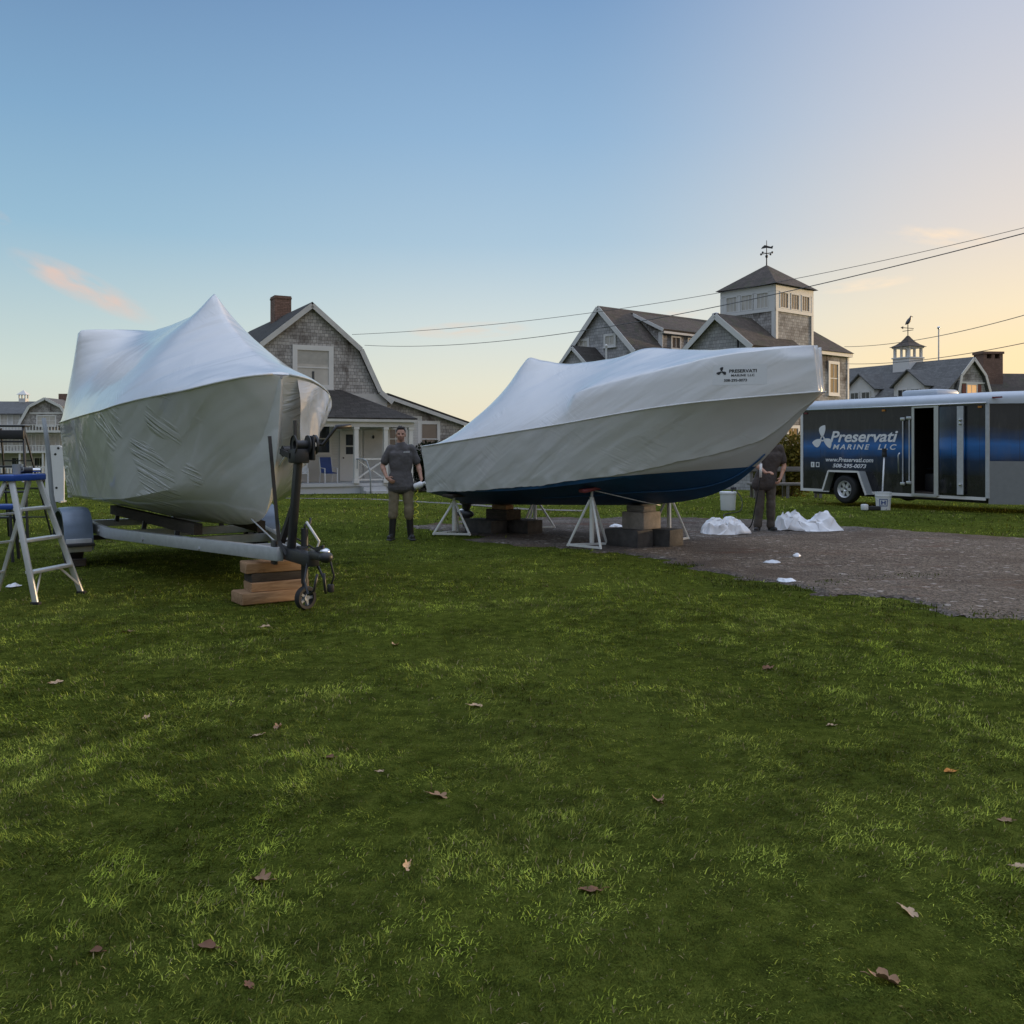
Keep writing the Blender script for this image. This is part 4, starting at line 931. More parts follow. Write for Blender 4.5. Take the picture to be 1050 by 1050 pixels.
    A_ = [(-3.3, -.03, tz_), (1.25, -.03, tz_)]; E = [(-3.55, -2.45, ez), (3.72, -2.45, ez)]; W_ = (3.72, -.03, ez)
    mb = MB(); mb.slab([E[0], E[1], A_[1], A_[0]], .06); mb.slab([E[1], W_, A_[1]], .06); mb.build('porch_roof', M['roof_shingle'], t)
    mb = MB(); mb.bb(-3.5, 3.6, -2.36, -2.2, 2.66, 2.94); mb.bb(3.5, 3.6, -2.2, -.04, 2.66, 2.94); mb.bb(-3.56, 3.73, -2.46, -2.365, 2.86, 2.965); mb.build('porch_beam', M['old_white_paint'], t)
    MB().bb(-3.4, 3.5, -2.2, -.04, 2.80, 2.83).build('porch_ceiling', M['old_white_paint'], t)
    for x in (-3.35, -1.2, 1.16, 2.40, 3.48):
        mb = MB(); mb.bb(x-.085, x+.085, -2.33, -2.16, .42, 2.66); mb.bb(x-.11, x+.11, -2.355, -2.135, .42, .56); mb.bb(x-.11, x+.11, -2.355, -2.135, 2.56, 2.655); mb.build('porch_post', M['white_paint'], t)
    for xa, xb in ((1.25, 2.31),):
        mb = MB(); mb.beam((xa, -2.25, .62), (xb, -2.25, 1.32), .05, .09, (0, 1, 0)); mb.beam((xa, -2.19, 1.32), (xb, -2.19, .62), .05, .09, (0, 1, 0)); mb.bb(xa, xb, -2.28, -2.16, 1.345, 1.41); mb.bb(xa, xb, -2.28, -2.16, .52, .58); mb.build('railing', M['white_paint'], t)
    MB().tube([(1.12, -2.40, 1.38), (1.35, -2.5, 1.39), (1.48, -2.62, 1.30), (1.52, -2.9, .9), (1.52, -3.0, -.1)], .028, 8).build('handrail', M['grey_plastic'], t, True)
    MB().tube([(1.16, -2.42, 1.0), (1.16, -2.42, 1.36)], .02, 6).build('handrail_bracket', M['grey_plastic'], t)
    mb = MB(); mb.lathe([(0, 0), (.06, 0), (.07, -.1), (0, -.12)], (.95, -1.2, 2.79)); mb.build('porch_lamp', M['black_metal'], t)
    return t, rot
ph, prot = porch_house()
def ph_pt(x, y, z=0):
    v = Vector(ph.location) + Euler((0, 0, prot)).to_matrix() @ Vector((x, y, z)); return v
def folding_chair(label, x, y, rz, fabric, group='chairs on the porch'):
    v = ph_pt(x, y, .422); t = thing('porch_chair', label, 'chair', v, prot+rz, group)
    for s in (-1, 1):
        mb = MB(); mb.tube([(s*.27, -.26, 0), (s*.27, -.24, .58), (s*.27, .22, .60)], .022, 6); mb.tube([(s*.27, .26, 0), (s*.26, .18, .42), (s*.25, .34, 1.02)], .022, 6); mb.build('side_frame', M['white_plastic'], t)
    MB().obox((0, -.02, .40), ((1, 0, 0), (0, 1, .06), (0, -.06, 1)), (.50, .46, .03)).build('seat', M[fabric], t)
    MB().obox((0, .25, .72), ((1, 0, 0), (0, .24, 1), (0, -1, .24)), (.48, .62, .03)).build('backrest', M[fabric], t)
folding_chair('blue fabric folding chair with a white frame on the porch', .35, -1.25, R(8), 'dark_blue_paint')
folding_chair('white folding chair at the end of the porch, behind the trailer winch', -.75, -1.15, R(-14), 'white_plastic')

# ---- the long shingle house with dormers
def dormer_house():
    t = thing('house', 'grey shingle house with a long dark roof and a shed dormer', 'house', (4.67, 50, -.65), R(40)); g = .65
    zr = lambda y: 8.9+g-.2-abs(y)*.97
    mb = MB(); mb.prism([(-2.35, -.6), (4.6, -.6), (4.6, zr(4.6)), (0, zr(0)), (-2.35, zr(2.35))], (0, 0, 0), (0, 1, 0), (0, 0, 1), (1, 0, 0), 13); mb.build('wall', M['wall_shingle_grey'], t)
    mb = MB()
    mb.slab([(-.2, -2.6, zr(2.6)+.13), (13.2, -2.6, zr(2.6)+.13), (13.2, 0, zr(0)+.13), (-.2, 0, zr(0)+.13)], .12); mb.slab([(13.2, 4.8, zr(4.8)+.13), (-.2, 4.8, zr(4.8)+.13), (-.2, 0, zr(0)+.13), (13.2, 0, zr(0)+.13)], .12)
    rf = mb.build('roof', M['roof_shingle_brown'], t)
    mb = MB(); mb.tube([(9.3, -.35, zr(.3)), (9.3, -.35, 9.75)], .16, 10); mb.lathe([(.0, 0), (.24, 0), (.24, .12), (0, .2)], (9.3, -.35, 9.75)); mb.build('vent', M['galvanised'], rf)
    mb = MB(); n = (-1, 0, 0)
    board(mb, (-.205, -2.6, zr(2.6)), (-.205, 0, zr(0)), .26, .03, n); board(mb, (-.205, 4.8, zr(4.8)), (-.205, 0, zr(0)), .26, .03, n)
    mb.bb(-.23, .9, -2.66, -2.34, zr(2.6)-.22, zr(2.6)-.02); mb.bb(.9, 13.1, -2.66, -2.36, zr(2.6)-.22, zr(2.6)-.02); mb.bb(-.03, -.0, -2.36, -2.16, -.6, zr(2.6)-.24); mb.build('trim', M['white_paint'], t)
    # shed dormer
    z0, z1 = 7.55+g, zr(2.3); mb = MB(); mb.prism([(-2.25, z1-.3), (-2.25, z0), (-.55, 8.42+g), (-.55, z1)], (2.35, 0, 0), (0, 1, 0), (0, 0, 1), (1, 0, 0), 10); dm = mb.build('dormer', M['wall_shingle'], t)
    mb = MB(); mb.slab([(2.15, -2.5, z0+.02), (12.5, -2.5, z0+.02), (12.5, -.2, 8.66+g), (2.15, -.2, 8.66+g)], .1); mb.build('roof', M['roof_shingle_brown'], dm)
    mb = MB(); board(mb, (2.145, -2.5, z0-.05), (2.145, -.35, 8.52+g), .16, .03, n); mb.bb(2.2, 12.4, -2.5, -2.27, z0-.2, z0-.09); mb.bb(2.31, 2.36, -2.29, -2.0, z1-.05, z0-.1); mb.build('trim', M['white_paint'], dm)
    for x in (3.4, 4.75, 6.1, 7.45): window(t, (x, -2.262, z0-.62), (1, 0, 0), (0, -1, 0), .62, .55, 'glass_warm', 2, 1, .09)
    window(t, (-.005, 1.25, 6.85+g), (0, -1, 0), n, .62, .45, 'glass_pale', 2, 1, .13); window(t, (-.005, -.72, 7.05+g-.1), (0, -1, 0), n, .62, .45, 'glass_pale', 2, 1, .13)
    window(t, (-.005, 2.2, 5.9+g), (0, -1, 0), n, .62, .6, 'glass_pale', 2, 1, .13)
    for y, z in ((3.3, 4.0), (-1.3, 4.0), (3.3, 1.6), (-1.3, 1.6)): window(t, (-.005, y, z+g-.4), (0, -1, 0), n, .85, 1.35, 'glass_dark', 2, 2, .13)
    for x in (2.5, 5.0, 7.5, 10.0):
        for z in (4.3, 1.6): window(t, (x, -2.355, z+g-.4), (1, 0, 0), (0, -1, 0), .85, 1.35, 'glass_dark', 2, 2, .13)
    # little entry gable in front
    mb = MB(); c = .35; mb.prism([(c-1.15, -.6), (c+1.15, -.6), (c+1.15, 5.55+g), (c, 6.55+g), (c-1.15, 5.55+g)], (-1.6, 0, 0), (0, 1, 0), (0, 0, 1), (1, 0, 0), 1.59); en = mb.build('entry', M['wall_shingle_grey'], t)
    mb = MB(); mb.slab([(-1.75, c-1.35, 5.48+g), (-.03, c-1.35, 5.48+g), (-.03, c, 6.66+g), (-1.75, c, 6.66+g)], .08); mb.slab([(-.03, c+1.35, 5.48+g), (-1.75, c+1.35, 5.48+g), (-1.75, c, 6.66+g), (-.03, c, 6.66+g)], .08); mb.build('roof', M['roof_shingle'], en)
    mb = MB(); board(mb, (-1.752, c-1.35, 5.36+g), (-1.752, c, 6.54+g), .17, .03, n); board(mb, (-1.752, c+1.35, 5.36+g), (-1.752, c, 6.54+g), .17, .03, n); mb.build('trim', M['white_paint'], en)
    mb = MB(); mb.tube([(-1.2, -1.6, 0), (-1.2, -1.6, 7.1)], .05, 8); mb.lathe([(0, 0), (.09, .02), (.09, .1), (0, .16)], (-1.2, -1.6, 7.1)); mb.build('pipe', M['white_paint'], t)
    return t
dormer_house()
# ---- the tower house
def tower_house():
    t = thing('house', 'shingle house with a square lookout tower under a pyramid roof', 'house', (12.56, 45, -.6), R(40)); g = .6; n1 = (-1, 0, 0); n2 = (0, -1, 0)
    ez = 9.2+g
    tw = MB().bb(.15, 3.35, .15, 3.35, -.5, ez-.02).build('tower', M['wall_shingle'], t)
    o = -.05; k = 3.55; c = 1.75; ap = (c, c, 10.52+g); q = [(o, o, ez), (k, o, ez), (k, k, ez), (o, k, ez)]
    mb = MB()
    for i in range(4): mb.add([q[i], q[(i+1) % 4], ap], [(0, 1, 2)])
    mb.add(q, [(3, 2, 1, 0)]); rf = mb.build('roof', M['roof_shingle_brown'], tw)
    mb = MB(); mb.tube([(c, c, 10.4+g), (c, c, 11.75+g)], [.035, .015], 8); mb.ell((c, c, 10.95+g), (.07, .07, .09))
    for dx, dy in ((1, 0), (0, 1)): mb.tube([(c-.32*dx, c-.32*dy, 11.1+g), (c+.32*dx, c+.32*dy, 11.1+g)], .015, 6)
    for dx, dy in ((1, 0), (-1, 0), (0, 1), (0, -1)): mb.ell((c+.33*dx, c+.33*dy, 11.1+g), (.05, .05, .06))
    mb.prism([(-.28, 0), (0, .06), (.3, .02), (.34, .18), (.2, .12), (-.1, .2), (-.22, .1)], (c, c, 11.32+g), (.8, -.6, 0), (0, 0, 1), (.6, .8, 0), .02); mb.build('weathervane', M['black_metal'], rf)
    for nn, a, wn, wx in ((n1, (0, -1, 0), lambda s: (.145, s, 0), 0), (n2, (1, 0, 0), lambda s: (s, .145, 0), 1)):
        mb = MB(); av = Vector(a)
        def pl(s, z): 
            v = wn(s); return Vector((v[0], v[1], z))
        board(mb, pl(.15, 9.02+g), pl(3.35, 9.02+g), .30, .035, nn); board(mb, pl(.15, 7.98+g), pl(3.35, 7.98+g), .16, .045, nn)
        for s in (.15+.09, 3.35-.09): board(mb, pl(s, 4+g), pl(s, 8.86+g), .18, .04, nn)
        for s in (.42, 1.26, 2.24, 3.08): board(mb, pl(s, 8.07+g), pl(s, 8.86+g), .20, .03, nn)
        mb.build('trim', M['white_paint'], tw)
        for s in (.84, 1.75, 2.66):
            mb = MB()
            v = pl(s, 8.465+g); window(tw, v, a, nn, .60, .70, 'glass_warm' if wx else 'glass_pale', 3, 1, .05, sill=False)
    # gable facing the drive
    mb = MB(); y0, y1, yc = -.35, 3.35, 1.5; zr = lambda y: 7.55+g-abs(y-yc)*.8
    mb.prism([(y0+.05, -.5), (y1-.05, -.5), (y1-.05, zr(y1)), (yc, zr(yc)), (y0+.05, zr(y0))], (-2.45, 0, 0), (0, 1, 0), (0, 0, 1), (1, 0, 0), 2.58); mb.build('wall', M['wall_shingle_grey'], t)
    mb = MB(); mb.slab([(-2.7, y0-.22, zr(y0-.22)+.14), (1.6, y0-.22, zr(y0-.22)+.14), (1.6, yc, zr(yc)+.14), (-2.7, yc, zr(yc)+.14)], .12); mb.slab([(1.6, y1+.22, zr(y1+.22)+.14), (-2.7, y1+.22, zr(y1+.22)+.14), (-2.7, yc, zr(yc)+.14), (1.6, yc, zr(yc)+.14)], .12); mb.build('roof', M['roof_shingle_brown'], t)
    mb = MB(); board(mb, (-2.705, y0-.22, zr(y0-.22)), (-2.705, yc, zr(yc)), .26, .03, n1); board(mb, (-2.705, y1+.22, zr(y1+.22)), (-2.705, yc, zr(yc)), .26, .03, n1); mb.bb(-2.65, 2.3, y0-.24, y0-.16, zr(y0-.22)-.13, zr(y0-.22)+.02); mb.build('trim', M['white_paint'], t)
    MB().tube([(-2.5, .25, 5.9+g), (-2.62, .25, 6.0+g), (-2.62, .25, 6.45+g), (-2.5, .25, 6.5+g)], .05, 6).build('flood_lamp', M['black_metal'], t)
    for y in (.45, 2.55):
        for z in (4.1, 1.5): window(t, (-2.455, y, z+g), (0, -1, 0), n1, .85, 1.35, 'glass_dark', 2, 2, .13)
    # right wing with hip roof
    x0, x1, ya, yb = 3.36, 6.7, .17, 6.0; e = 6.25+g
    mb = MB(); mb.bb(x0, x1, ya, yb, -.5, e-.05); mb.build('wing_wall', M['wall_shingle'], t)
    o = .22; q = [(x0, ya-o, e), (x1+o, ya-o, e), (x1+o, yb+o, e), (x0, yb+o, e)]; r = 1.95; zz = e+r*.82; r0 = (x1+o-r, ya-o+r, zz); r1 = (x1+o-r, yb+o-r, zz)
    mb = MB(); mb.add(q+[r0, r1, (x0, ya-o+r, zz), (x0, yb+o-r, zz)], [(0, 1, 4, 6), (1, 2, 5, 4), (2, 3, 7, 5), (6, 4, 5, 7), (3, 2, 1, 0), (0, 6, 7, 3)]); mb.build('wing_roof', M['roof_shingle_brown'], t)
    mb = MB(); mb.bb(x0, x1+.16, ya-.16, ya-.0, e-.19, e-.01); mb.bb(x1+.003, x1+.16, ya, yb, e-.19, e-.01); mb.bb(x1-.13, x1+.02, ya-.03, ya-.002, -.5, e-.2); mb.build('trim', M['white_paint'], t)
    for z in (4.9+g, 1.6+g): window(t, (5.26, ya-.005, z), (1, 0, 0), n2, .72, 1.45, 'glass_warm', 2, 2, .15)
    window(t, (1.6, .145, 1.6+g), (1, 0, 0), n2, .78, 1.4, 'glass_dark', 2, 2, .15)
    return t
tower_house()
# ---- the gambrel cottage with the cupola
def cupola_house():
    t = thing('house', 'shingle cottage with two white gabled dormers and a cupola on the ridge', 'house', (26.7, 55, -.85), R(26.3)); g = .85
    prof = [(-2.6, 4.2+g), (-1.35, 5.25+g), (0, 6.5+g), (1.0, 5.55+g), (1.5, 4.3+g)]
    mb = MB(); mb.prism([(-2.35, -.6)]+[(x*.93, z-.08) for x, z in prof]+[(1.4, -.6)], (0, 0, 0), (1, 0, 0), (0, 0, 1), (0, 1, 0), 16); mb.build('wall', M['wall_shingle'], t)
    mb = MB(); roof_strip(mb, prof, -.2, 16.2, .1); rf = mb.build('roof', M['roof_shingle_grey'], t)
    mb = MB()
    fr = [(-1.35, 4.3+g), (-1.05, 5.5+g), (0, 6.5+g), (1.0, 5.55+g), (1.5, 4.3+g)]
    for a, b in zip(fr[:-1], fr[1:]): board(mb, (a[0], -.205, a[1]), (b[0], -.205, b[1]), .18, .03, (0, -1, 0))
    mb.bb(-1.2, 1.1, -.06, -.0, 5.05+g, 5.15+g); mb.build('trim', M['white_paint'], t)
    mb = MB(); mb.prism([(-1.7, 3.9+g), (-1.2, 3.9+g), (-1.05, 5.2+g), (-1.32, 5.22+g)], (0, -.19, 0), (1, 0, 0), (0, 0, 1), (0, 1, 0), 1.2); mb.build('flared_eave', M['roof_shingle_grey'], t)
    window(t, (0, -.01, 4.6+g), (1, 0, 0), (0, -1, 0), .8, .75, 'glass_lit', 2, 1, .08)
    for s in (-1, 1): MB().bb(s*.66-.15, s*.66+.15, -.05, -.01, 4.2+g, 5.0+g).build('shutter', M['window_frame_red'], t)
    for yd in (2.3, 6.0):
        mb = MB(); mb.prism([(-1.1, 3.6+g), (1.1, 3.6+g), (1.1, 5.0+g), (0, 5.85+g), (-1.1, 5.0+g)], (-2.45, yd, 0), (0, 1, 0), (0, 0, 1), (1, 0, 0), 2.0); dm = mb.build('dormer', M['white_paint'], t)
        mb = MB(); mb.slab([(-2.65, yd-1.3, 4.94+g), (-.6, yd-1.3, 4.94+g), (-.6, yd, 5.97+g), (-2.65, yd, 5.97+g)], .07); mb.slab([(-.6, yd+1.3, 4.94+g), (-2.65, yd+1.3, 4.94+g), (-2.65, yd, 5.97+g), (-.6, yd, 5.97+g)], .07); mb.build('roof', M['roof_shingle_grey'], dm)
        for dy in (-.45, .45): window(dm, (-2.455, yd+dy, 4.35+g), (0, -1, 0), (-1, 0, 0), .6, .8, 'glass_dark', 2, 2, .07, sill=False)
    # cupola
    y = 4.5; mb = MB(); mb.bb(-.62, .62, y-.62, y+.62, 6.0+g, 6.85+g); mb.bb(-.68, .68, y-.68, y+.68, 6.85+g, 6.93+g)
    for sx in (-1, 1):
        for sy in (-1, 1): mb.bb(sx*.53-.07, sx*.53+.07, y+sy*.53-.07, y+sy*.53+.07, 6.93+g, 7.5+g)
    for sx in (-1, 1): mb.bb(sx*.53-.04, sx*.53+.04, y-.04, y+.04, 6.93+g, 7.5+g)
    for sy in (-1, 1): mb.bb(-.04, .04, y+sy*.53-.04, y+sy*.53+.04, 6.93+g, 7.5+g)
    mb.bb(-.66, .66, y-.66, y+.66, 7.5+g, 7.58+g); cu = mb.build('cupola', M['white_paint'], rf)
    mb = MB(); pr = [(.78, 7.58), (.50, 7.74), (.30, 7.92), (.16, 8.12), (.05, 8.3)]; rows = []
    for r, z in pr: rows.append([(-r, y-r, z+g), (r, y-r, z+g), (r, y+r, z+g), (-r, y+r, z+g)])
    mb.grid(rows, closed=True); mb.add(rows[0], [(3, 2, 1, 0)]); mb.build('cupola_roof', M['roof_shingle_brown'], cu)
    mb = MB(); mb.tube([(0, y, 8.25+g), (0, y, 9.0+g)], .03, 6); mb.tube([(-.5, y, 8.78+g), (.5, y, 8.78+g)], .02, 6); mb.tube([(0, y-.4, 8.62+g), (0, y+.4, 8.62+g)], .02, 6); mb.prism([(-.62, 0), (-.4, .09), (-.4, -.09)], (0, y, 8.78+g), (1, 0, 0), (0, 0, 1), (0, 1, 0), .02)
    mb.tube([(-.24, y, 8.98+g), (-.05, y, 9.10+g), (.12, y, 9.28+g), (.2, y, 9.42+g), (.26, y, 9.52+g), (.45, y, 9.50+g)], [.01, .11, .12, .06, .05, .01], 8); mb.build('weathervane', M['black_metal'], cu)
    return t
cupola_house()
def far_house():
    t = thing('house', 'brown roofed house with a broad brick chimney, behind the trailer roof', 'house', (34, 66, -1.1), R(6)); g = 1.1
    MB().bb(-4, 12, 0, 7, -.5, 3.9+g).build('wall', M['wall_shingle'], t)
    mb = MB(); mb.slab([(-4.3, -.5, 3.6+g), (12.3, -.5, 3.6+g), (12.3, 3.5, 6.75+g), (-4.3, 3.5, 6.75+g)], .15); mb.slab([(12.3, 7.5, 3.6+g), (-4.3, 7.5, 3.6+g), (-4.3, 3.5, 6.75+g), (12.3, 3.5, 6.75+g)], .15); rf = mb.build('roof', M['roof_shingle_brown'], t)
    mb = MB(); mb.prism([(0, 0), (2.6, 0), (1.3, 1.6)], (3.4, -.3, 5.1+g), (1, 0, 0), (0, 0, 1), (0, 1, 0), 3.5); mb.build('cross_gable', M['roof_shingle_brown'], rf)
    x = 1.1; mb = MB(); mb.bb(x-.75, x+.75, 2.4, 3.6, 4.9+g, 7.75+g); 
    for dx in (-.62, 0, .62): mb.bb(x+dx-.13, x+dx+.13, 2.4, 3.6, 7.75+g, 8.08+g)
    mb.bb(x-.82, x+.82, 2.33, 3.67, 8.08+g, 8.25+g); mb.build('chimney', M['brick'], rf)
    for xx in (0, 3, 6): window(t, (xx, -.005, 2.6+g), (1, 0, 0), (0, -1, 0), .9, 1.3, 'glass_dark', 2, 2, .12)
far_house()
# ---- the big white hotel far left
def hotel():
    t = thing('hotel', 'large pale three storey building with balconies and a gambrel gable', 'building', (-53.5, 110, -2.5), R(2)); g = 2.5
    n = (0, -1, 0); a = (1, 0, 0)
    MB().bb(-24, 5.0, 0, 10, -.5, 5.2+g).build('wall', M['old_white_paint'], t)
    mb = MB(); mb.slab([(-24.5, -.6, 5.1+g), (5.3, -.6, 5.1+g), (5.3, 5, 6.75+g), (-24.5, 5, 6.75+g)], .15); mb.slab([(5.3, 10.6, 5.1+g), (-24.5, 10.6, 5.1+g), (-24.5, 5, 6.75+g), (5.3, 5, 6.75+g)], .15); rf = mb.build('roof', M['roof_shingle_grey'], t)
    mb = MB(); mb.bb(-6.0, -5.2, 4.6, 5.4, 6.6+g, 7.1+g)
    for sx in (-5.95, -5.25):
        for sy in (4.65, 5.35): mb.bb(sx-.06, sx+.06, sy-.06, sy+.06, 7.1+g, 7.55+g)
    mb.add([(-6.2, 4.4, 7.55+g), (-5, 4.4, 7.55+g), (-5, 5.6, 7.55+g), (-6.2, 5.6, 7.55+g), (-5.6, 5, 8.15+g)], [(0, 1, 4), (1, 2, 4), (2, 3, 4), (3, 0, 4), (3, 2, 1, 0)]); mb.build('cupola', M['white_paint'], rf)
    MB().bb(-.65, .55, 3.2, 4.2, 5.5+g, 7.6+g).build('chimney', M['brick'], rf)
    mb = MB(); mb.prism([(-2.9, 3.75), (-1.75, 5.8), (0, 6.72), (1.75, 5.8), (2.9, 3.75)], (-.05, -1.4, g), a, (0, 0, 1), (0, 1, 0), 4.5); gb = mb.build('gable', M['wall_shingle'], t)
    mb = MB(); pr = [(-3.05, 3.6+g), (-1.8, 5.85+g), (0, 6.8+g), (1.8, 5.85+g), (3.05, 3.6+g)]; roof_strip(mb, [(x-.05, z) for x, z in pr], -1.7, 3.4, .1); mb.build('roof', M['roof_shingle_grey'], gb)
    mb = MB()
    for p, q in zip(pr[:-1], pr[1:]): board(mb, (p[0]-.05, -1.71, p[1]), (q[0]-.05, -1.71, q[1]), .3, .04, n)
    mb.bb(-1.9, 1.9, -1.45, -1.41, 5.05+g, 5.2+g); mb.build('trim', M['white_paint'], gb)
    window(gb, (0, -1.41, 4.25+g), a, n, 2.0, 1.05, 'glass_pale', 3, 2, .12)
    for i, x in enumerate(np.arange(-23, 4.8, 1.35)):
        if abs(x) < 3 : pass
        else: window(t, (x, -.01, 4.35+g), a, n, .7, 1.25, 'glass_pale', 2, 2, .12, sill=False)
        window(t, (x, -.01, 1.95+g), a, n, .75, 1.35, 'glass_pale', 2, 2, .12, sill=False)
    for z in (2.9, .55):
        mb = MB(); mb.bb(-24, 5.2, -2.2, -.02, z+g, z+.25+g); mb.bb(-24, 5.2, -2.2, -2.14, z+.82+g, z+.9+g)
        for x in np.arange(-24, 5.2, .35): mb.bb(x, x+.12, -2.19, -2.15, z+.25+g, z+.82+g)
        mb.build('balcony', M['white_paint'], t)
    for x in np.arange(-23.5, 5, 2.6): MB().bb(x-.1, x+.1, -2.1, -1.9, -.3, .55+g).build('porch_post', M['white_paint'], t)
    for x in np.arange(-22.2, 5, 2.6): window(t, (x, -.01, -.9+g), a, n, 1.1, 1.7, 'glass_dark', 2, 2, .14, sill=False)
    return t
hotel()

# ---- far left: fence, bench table, panel
def picket_fence():
    t = thing('fence', 'low white fence far off in front of the pale three storey building', 'fence', (-41, 66, tz(-41, 66)), 0)
    for z in (.35, .95): MB().bb(-14, 10.5, -.03, .03, z, z+.12).build('rail', M['white_paint'], t)
    for x in np.arange(-14, 10.6, 1.9): MB().bb(x-.07, x+.07, -.06, .06, -.2, 1.25).build('post', M['white_paint'], t)
    mb = MB()
    for x in np.arange(-13.8, 10.4, .22): mb.bb(x, x+.1, -.055, -.031, .1, 1.12)
    mb.build('pickets', M['white_paint'], t)['kind'] = 'stuff'
picket_fence()
def picnic_table(label, x, y, rz):
    t = thing('picnic_table', label, 'table', (x, y, tz(x, y)), rz, 'picnic tables by the far fence')
    MB().bb(-.95, .95, -.38, .38, .70, .75).build('tabletop', M['wood_dark'], t)
    for s in (-1, 1):
        MB().bb(-.95, .95, s*.72-.13, s*.72+.13, .42, .46).build('bench', M['wood_dark'], t)
        mb = MB(); mb.beam((s*.7, -.75, 0), (s*.7, -.2, .7), .05, .1, (1, 0, 0)); mb.beam((s*.7, .75, 0), (s*.7, .2, .7), .05, .1, (1, 0, 0)); mb.beam((s*.7, -.8, .38), (s*.7, .8, .38), .05, .1, (1, 0, 0)); mb.build('leg', M['wood_dark'], t)
picnic_table('dark picnic table on the far grass, seen between the stepladder legs', -23.0, 45, .3)
picnic_table('dark picnic table on the far grass at the left border', -25.6, 46, -.2)
def white_panel():
    p = P(56, 512, 27); t = thing('panel', 'upright white panel with a rounded top and dark bolt holes', 'panel', (p.x, p.y, tz(p.x, p.y)), R(8))
    poly = [(-.25, 0), (.25, 0), (.25, 1.48)]+[(.25*math.cos(a), 1.48+.14*math.sin(a)) for a in np.linspace(0, math.pi, 12)]+[(-.25, 1.48)]
    MB().prism(poly, (0, 0, .02), (1, 0, 0), (0, 0, 1), (0, 1, 0), .07).build('board', M['white_plastic'], t)
    for x, z in ((-.12, 1.05), (.05, .42), (.02, 1.38), (.1, 1.55)): MB().lathe([(0, 0), (.035, 0), (.035, -.006), (0, -.006)], (x, .002, z), (0, 1, 0), 12).build('bolt_hole', M['black_plastic'], t)
    for s in (-1, 1): MB().bb(s*.2-.03, s*.2+.03, -.2, .3, 0, .05).build('foot', M['galvanised'], t)
white_panel()
# ---- plants
def foliage(name, parent, c, r, n, size, cols, seed, power=.6, mat='leaf'):
    g = np.random.default_rng(seed); d = g.normal(size=(n, 3)); d /= np.linalg.norm(d, axis=1)[:, None]
    lump = .72+.5*fbm(d[:, 0]*2.2+5, d[:, 2]*2.2+d[:, 1]*1.7+3, seed, 3)
    p = np.array(c)+d*np.array(r)*(g.random(n)**power*lump)[:, None]
    p[:, 2] = np.maximum(p[:, 2], .02)
    a = g.normal(size=(n, 3)); a /= np.linalg.norm(a, axis=1)[:, None]; b = np.cross(a, g.normal(size=(n, 3))); b /= np.linalg.norm(b, axis=1)[:, None]
    s = size*(.6+.8*g.random(n))[:, None]
    v = np.stack([p-a*s, p+b*s*.45, p+a*s, p-b*s*.45], 1).reshape(-1, 3); t_ = g.random(n)[:, None]; cl = fbm(p[:, 0]*2+9, p[:, 2]*2, seed+4, 2)[:, None]
    col = np.array(cols[0])*(1-t_)+np.array(cols[1])*t_; col = col*(.7+.6*cl)
    me = npmesh(name, v, np.arange(4*n), np.full(n, 4), M[mat], np.repeat(col, 4, 0)); return link(name, me, parent)
def shrub(name, label, x, y, z, r, n, size, cols, seed, cat='shrub', group=None):
    t = thing(name, label, cat, (x, y, z), 0, group); g = random.Random(seed)
    for k in range(5):
        a = 6.28*g.random(); mb = MB(); mb.tube([(0, 0, 0), (.25*r[0]*math.cos(a), .25*r[1]*math.sin(a), r[2]*.7), (.6*r[0]*math.cos(a), .6*r[1]*math.sin(a), r[2]*1.4)], [.03, .02, .008], 6); mb.build('stem', M['bark'], t)
    foliage('foliage', t, (0, 0, r[2]*.98), r, n, size, cols, seed); return t
v = ph_pt(5.0, -1.1); shrub('hedge', 'dense dark green hedge beside the porch, behind the man', v.x, v.y, tz(v.x, v.y), (1.15, .8, 1.15), 9000, .06, [(.012, .018, .010), (.028, .040, .018)], 5, 'hedge')
v = ph_pt(6.9, -1.3); shrub('hedge', 'dark green hedge at the end of the annex, behind the stern', v.x, v.y, tz(v.x, v.y), (1.0, .8, .85), 6000, .06, [(.012, .018, .010), (.028, .040, .018)], 6, 'hedge')
x, y = (811-525)/970*33, 33; shrub('shrub', 'olive and yellow leafed shrub behind the trailer, right of the bow', x, y, tz(x, y), (.9, .8, 1.15), 5000, .075, [(.07, .075, .015), (.20, .15, .03)], 8)
x, y = (796-525)/970*35, 35; shrub('shrub', 'dull green shrub behind the bent man', x, y, tz(x, y), (1.0, .8, .8), 4500, .075, [(.04, .05, .015), (.10, .09, .03)], 9)
def low_bench():
    x, y = (806-525)/970*28, 28; t = thing('bench', 'low grey slatted bench in front of the olive shrub', 'bench', (x, y, tz(x, y)), R(-3))
    MB().bb(-1.1, 1.1, -.25, .25, .38, .45, bev=.008).build('seat', M['wood_grey'], t); MB().bb(-1.1, 1.1, .22, .27, .78, .92, bev=.006).build('backrest', M['wood_grey'], t)
    for sx in (-1, 0, 1):
        mb = MB(); mb.bb(sx*.95-.04, sx*.95+.04, .275, .34, 0, .9); mb.bb(sx*.95-.04, sx*.95+.04, -.24, -.16, 0, .38); mb.build('leg', M['wood_grey'], t)
low_bench()
x, y = (962.6-525)/970*72, 72; fp = thing('flagpole', 'thin bare flagpole above the cottage roof', 'flagpole', (x, y, tz(x, y)))
MB().tube([(0, 0, 0), (0, 0, 10.3-tz(x, y))], [.10, .05], 10).build('pole', M['white_paint'], fp); MB().ell((0, 0, 10.4-tz(x, y)), (.12, .12, .12)).build('ball', M['chrome'], fp)
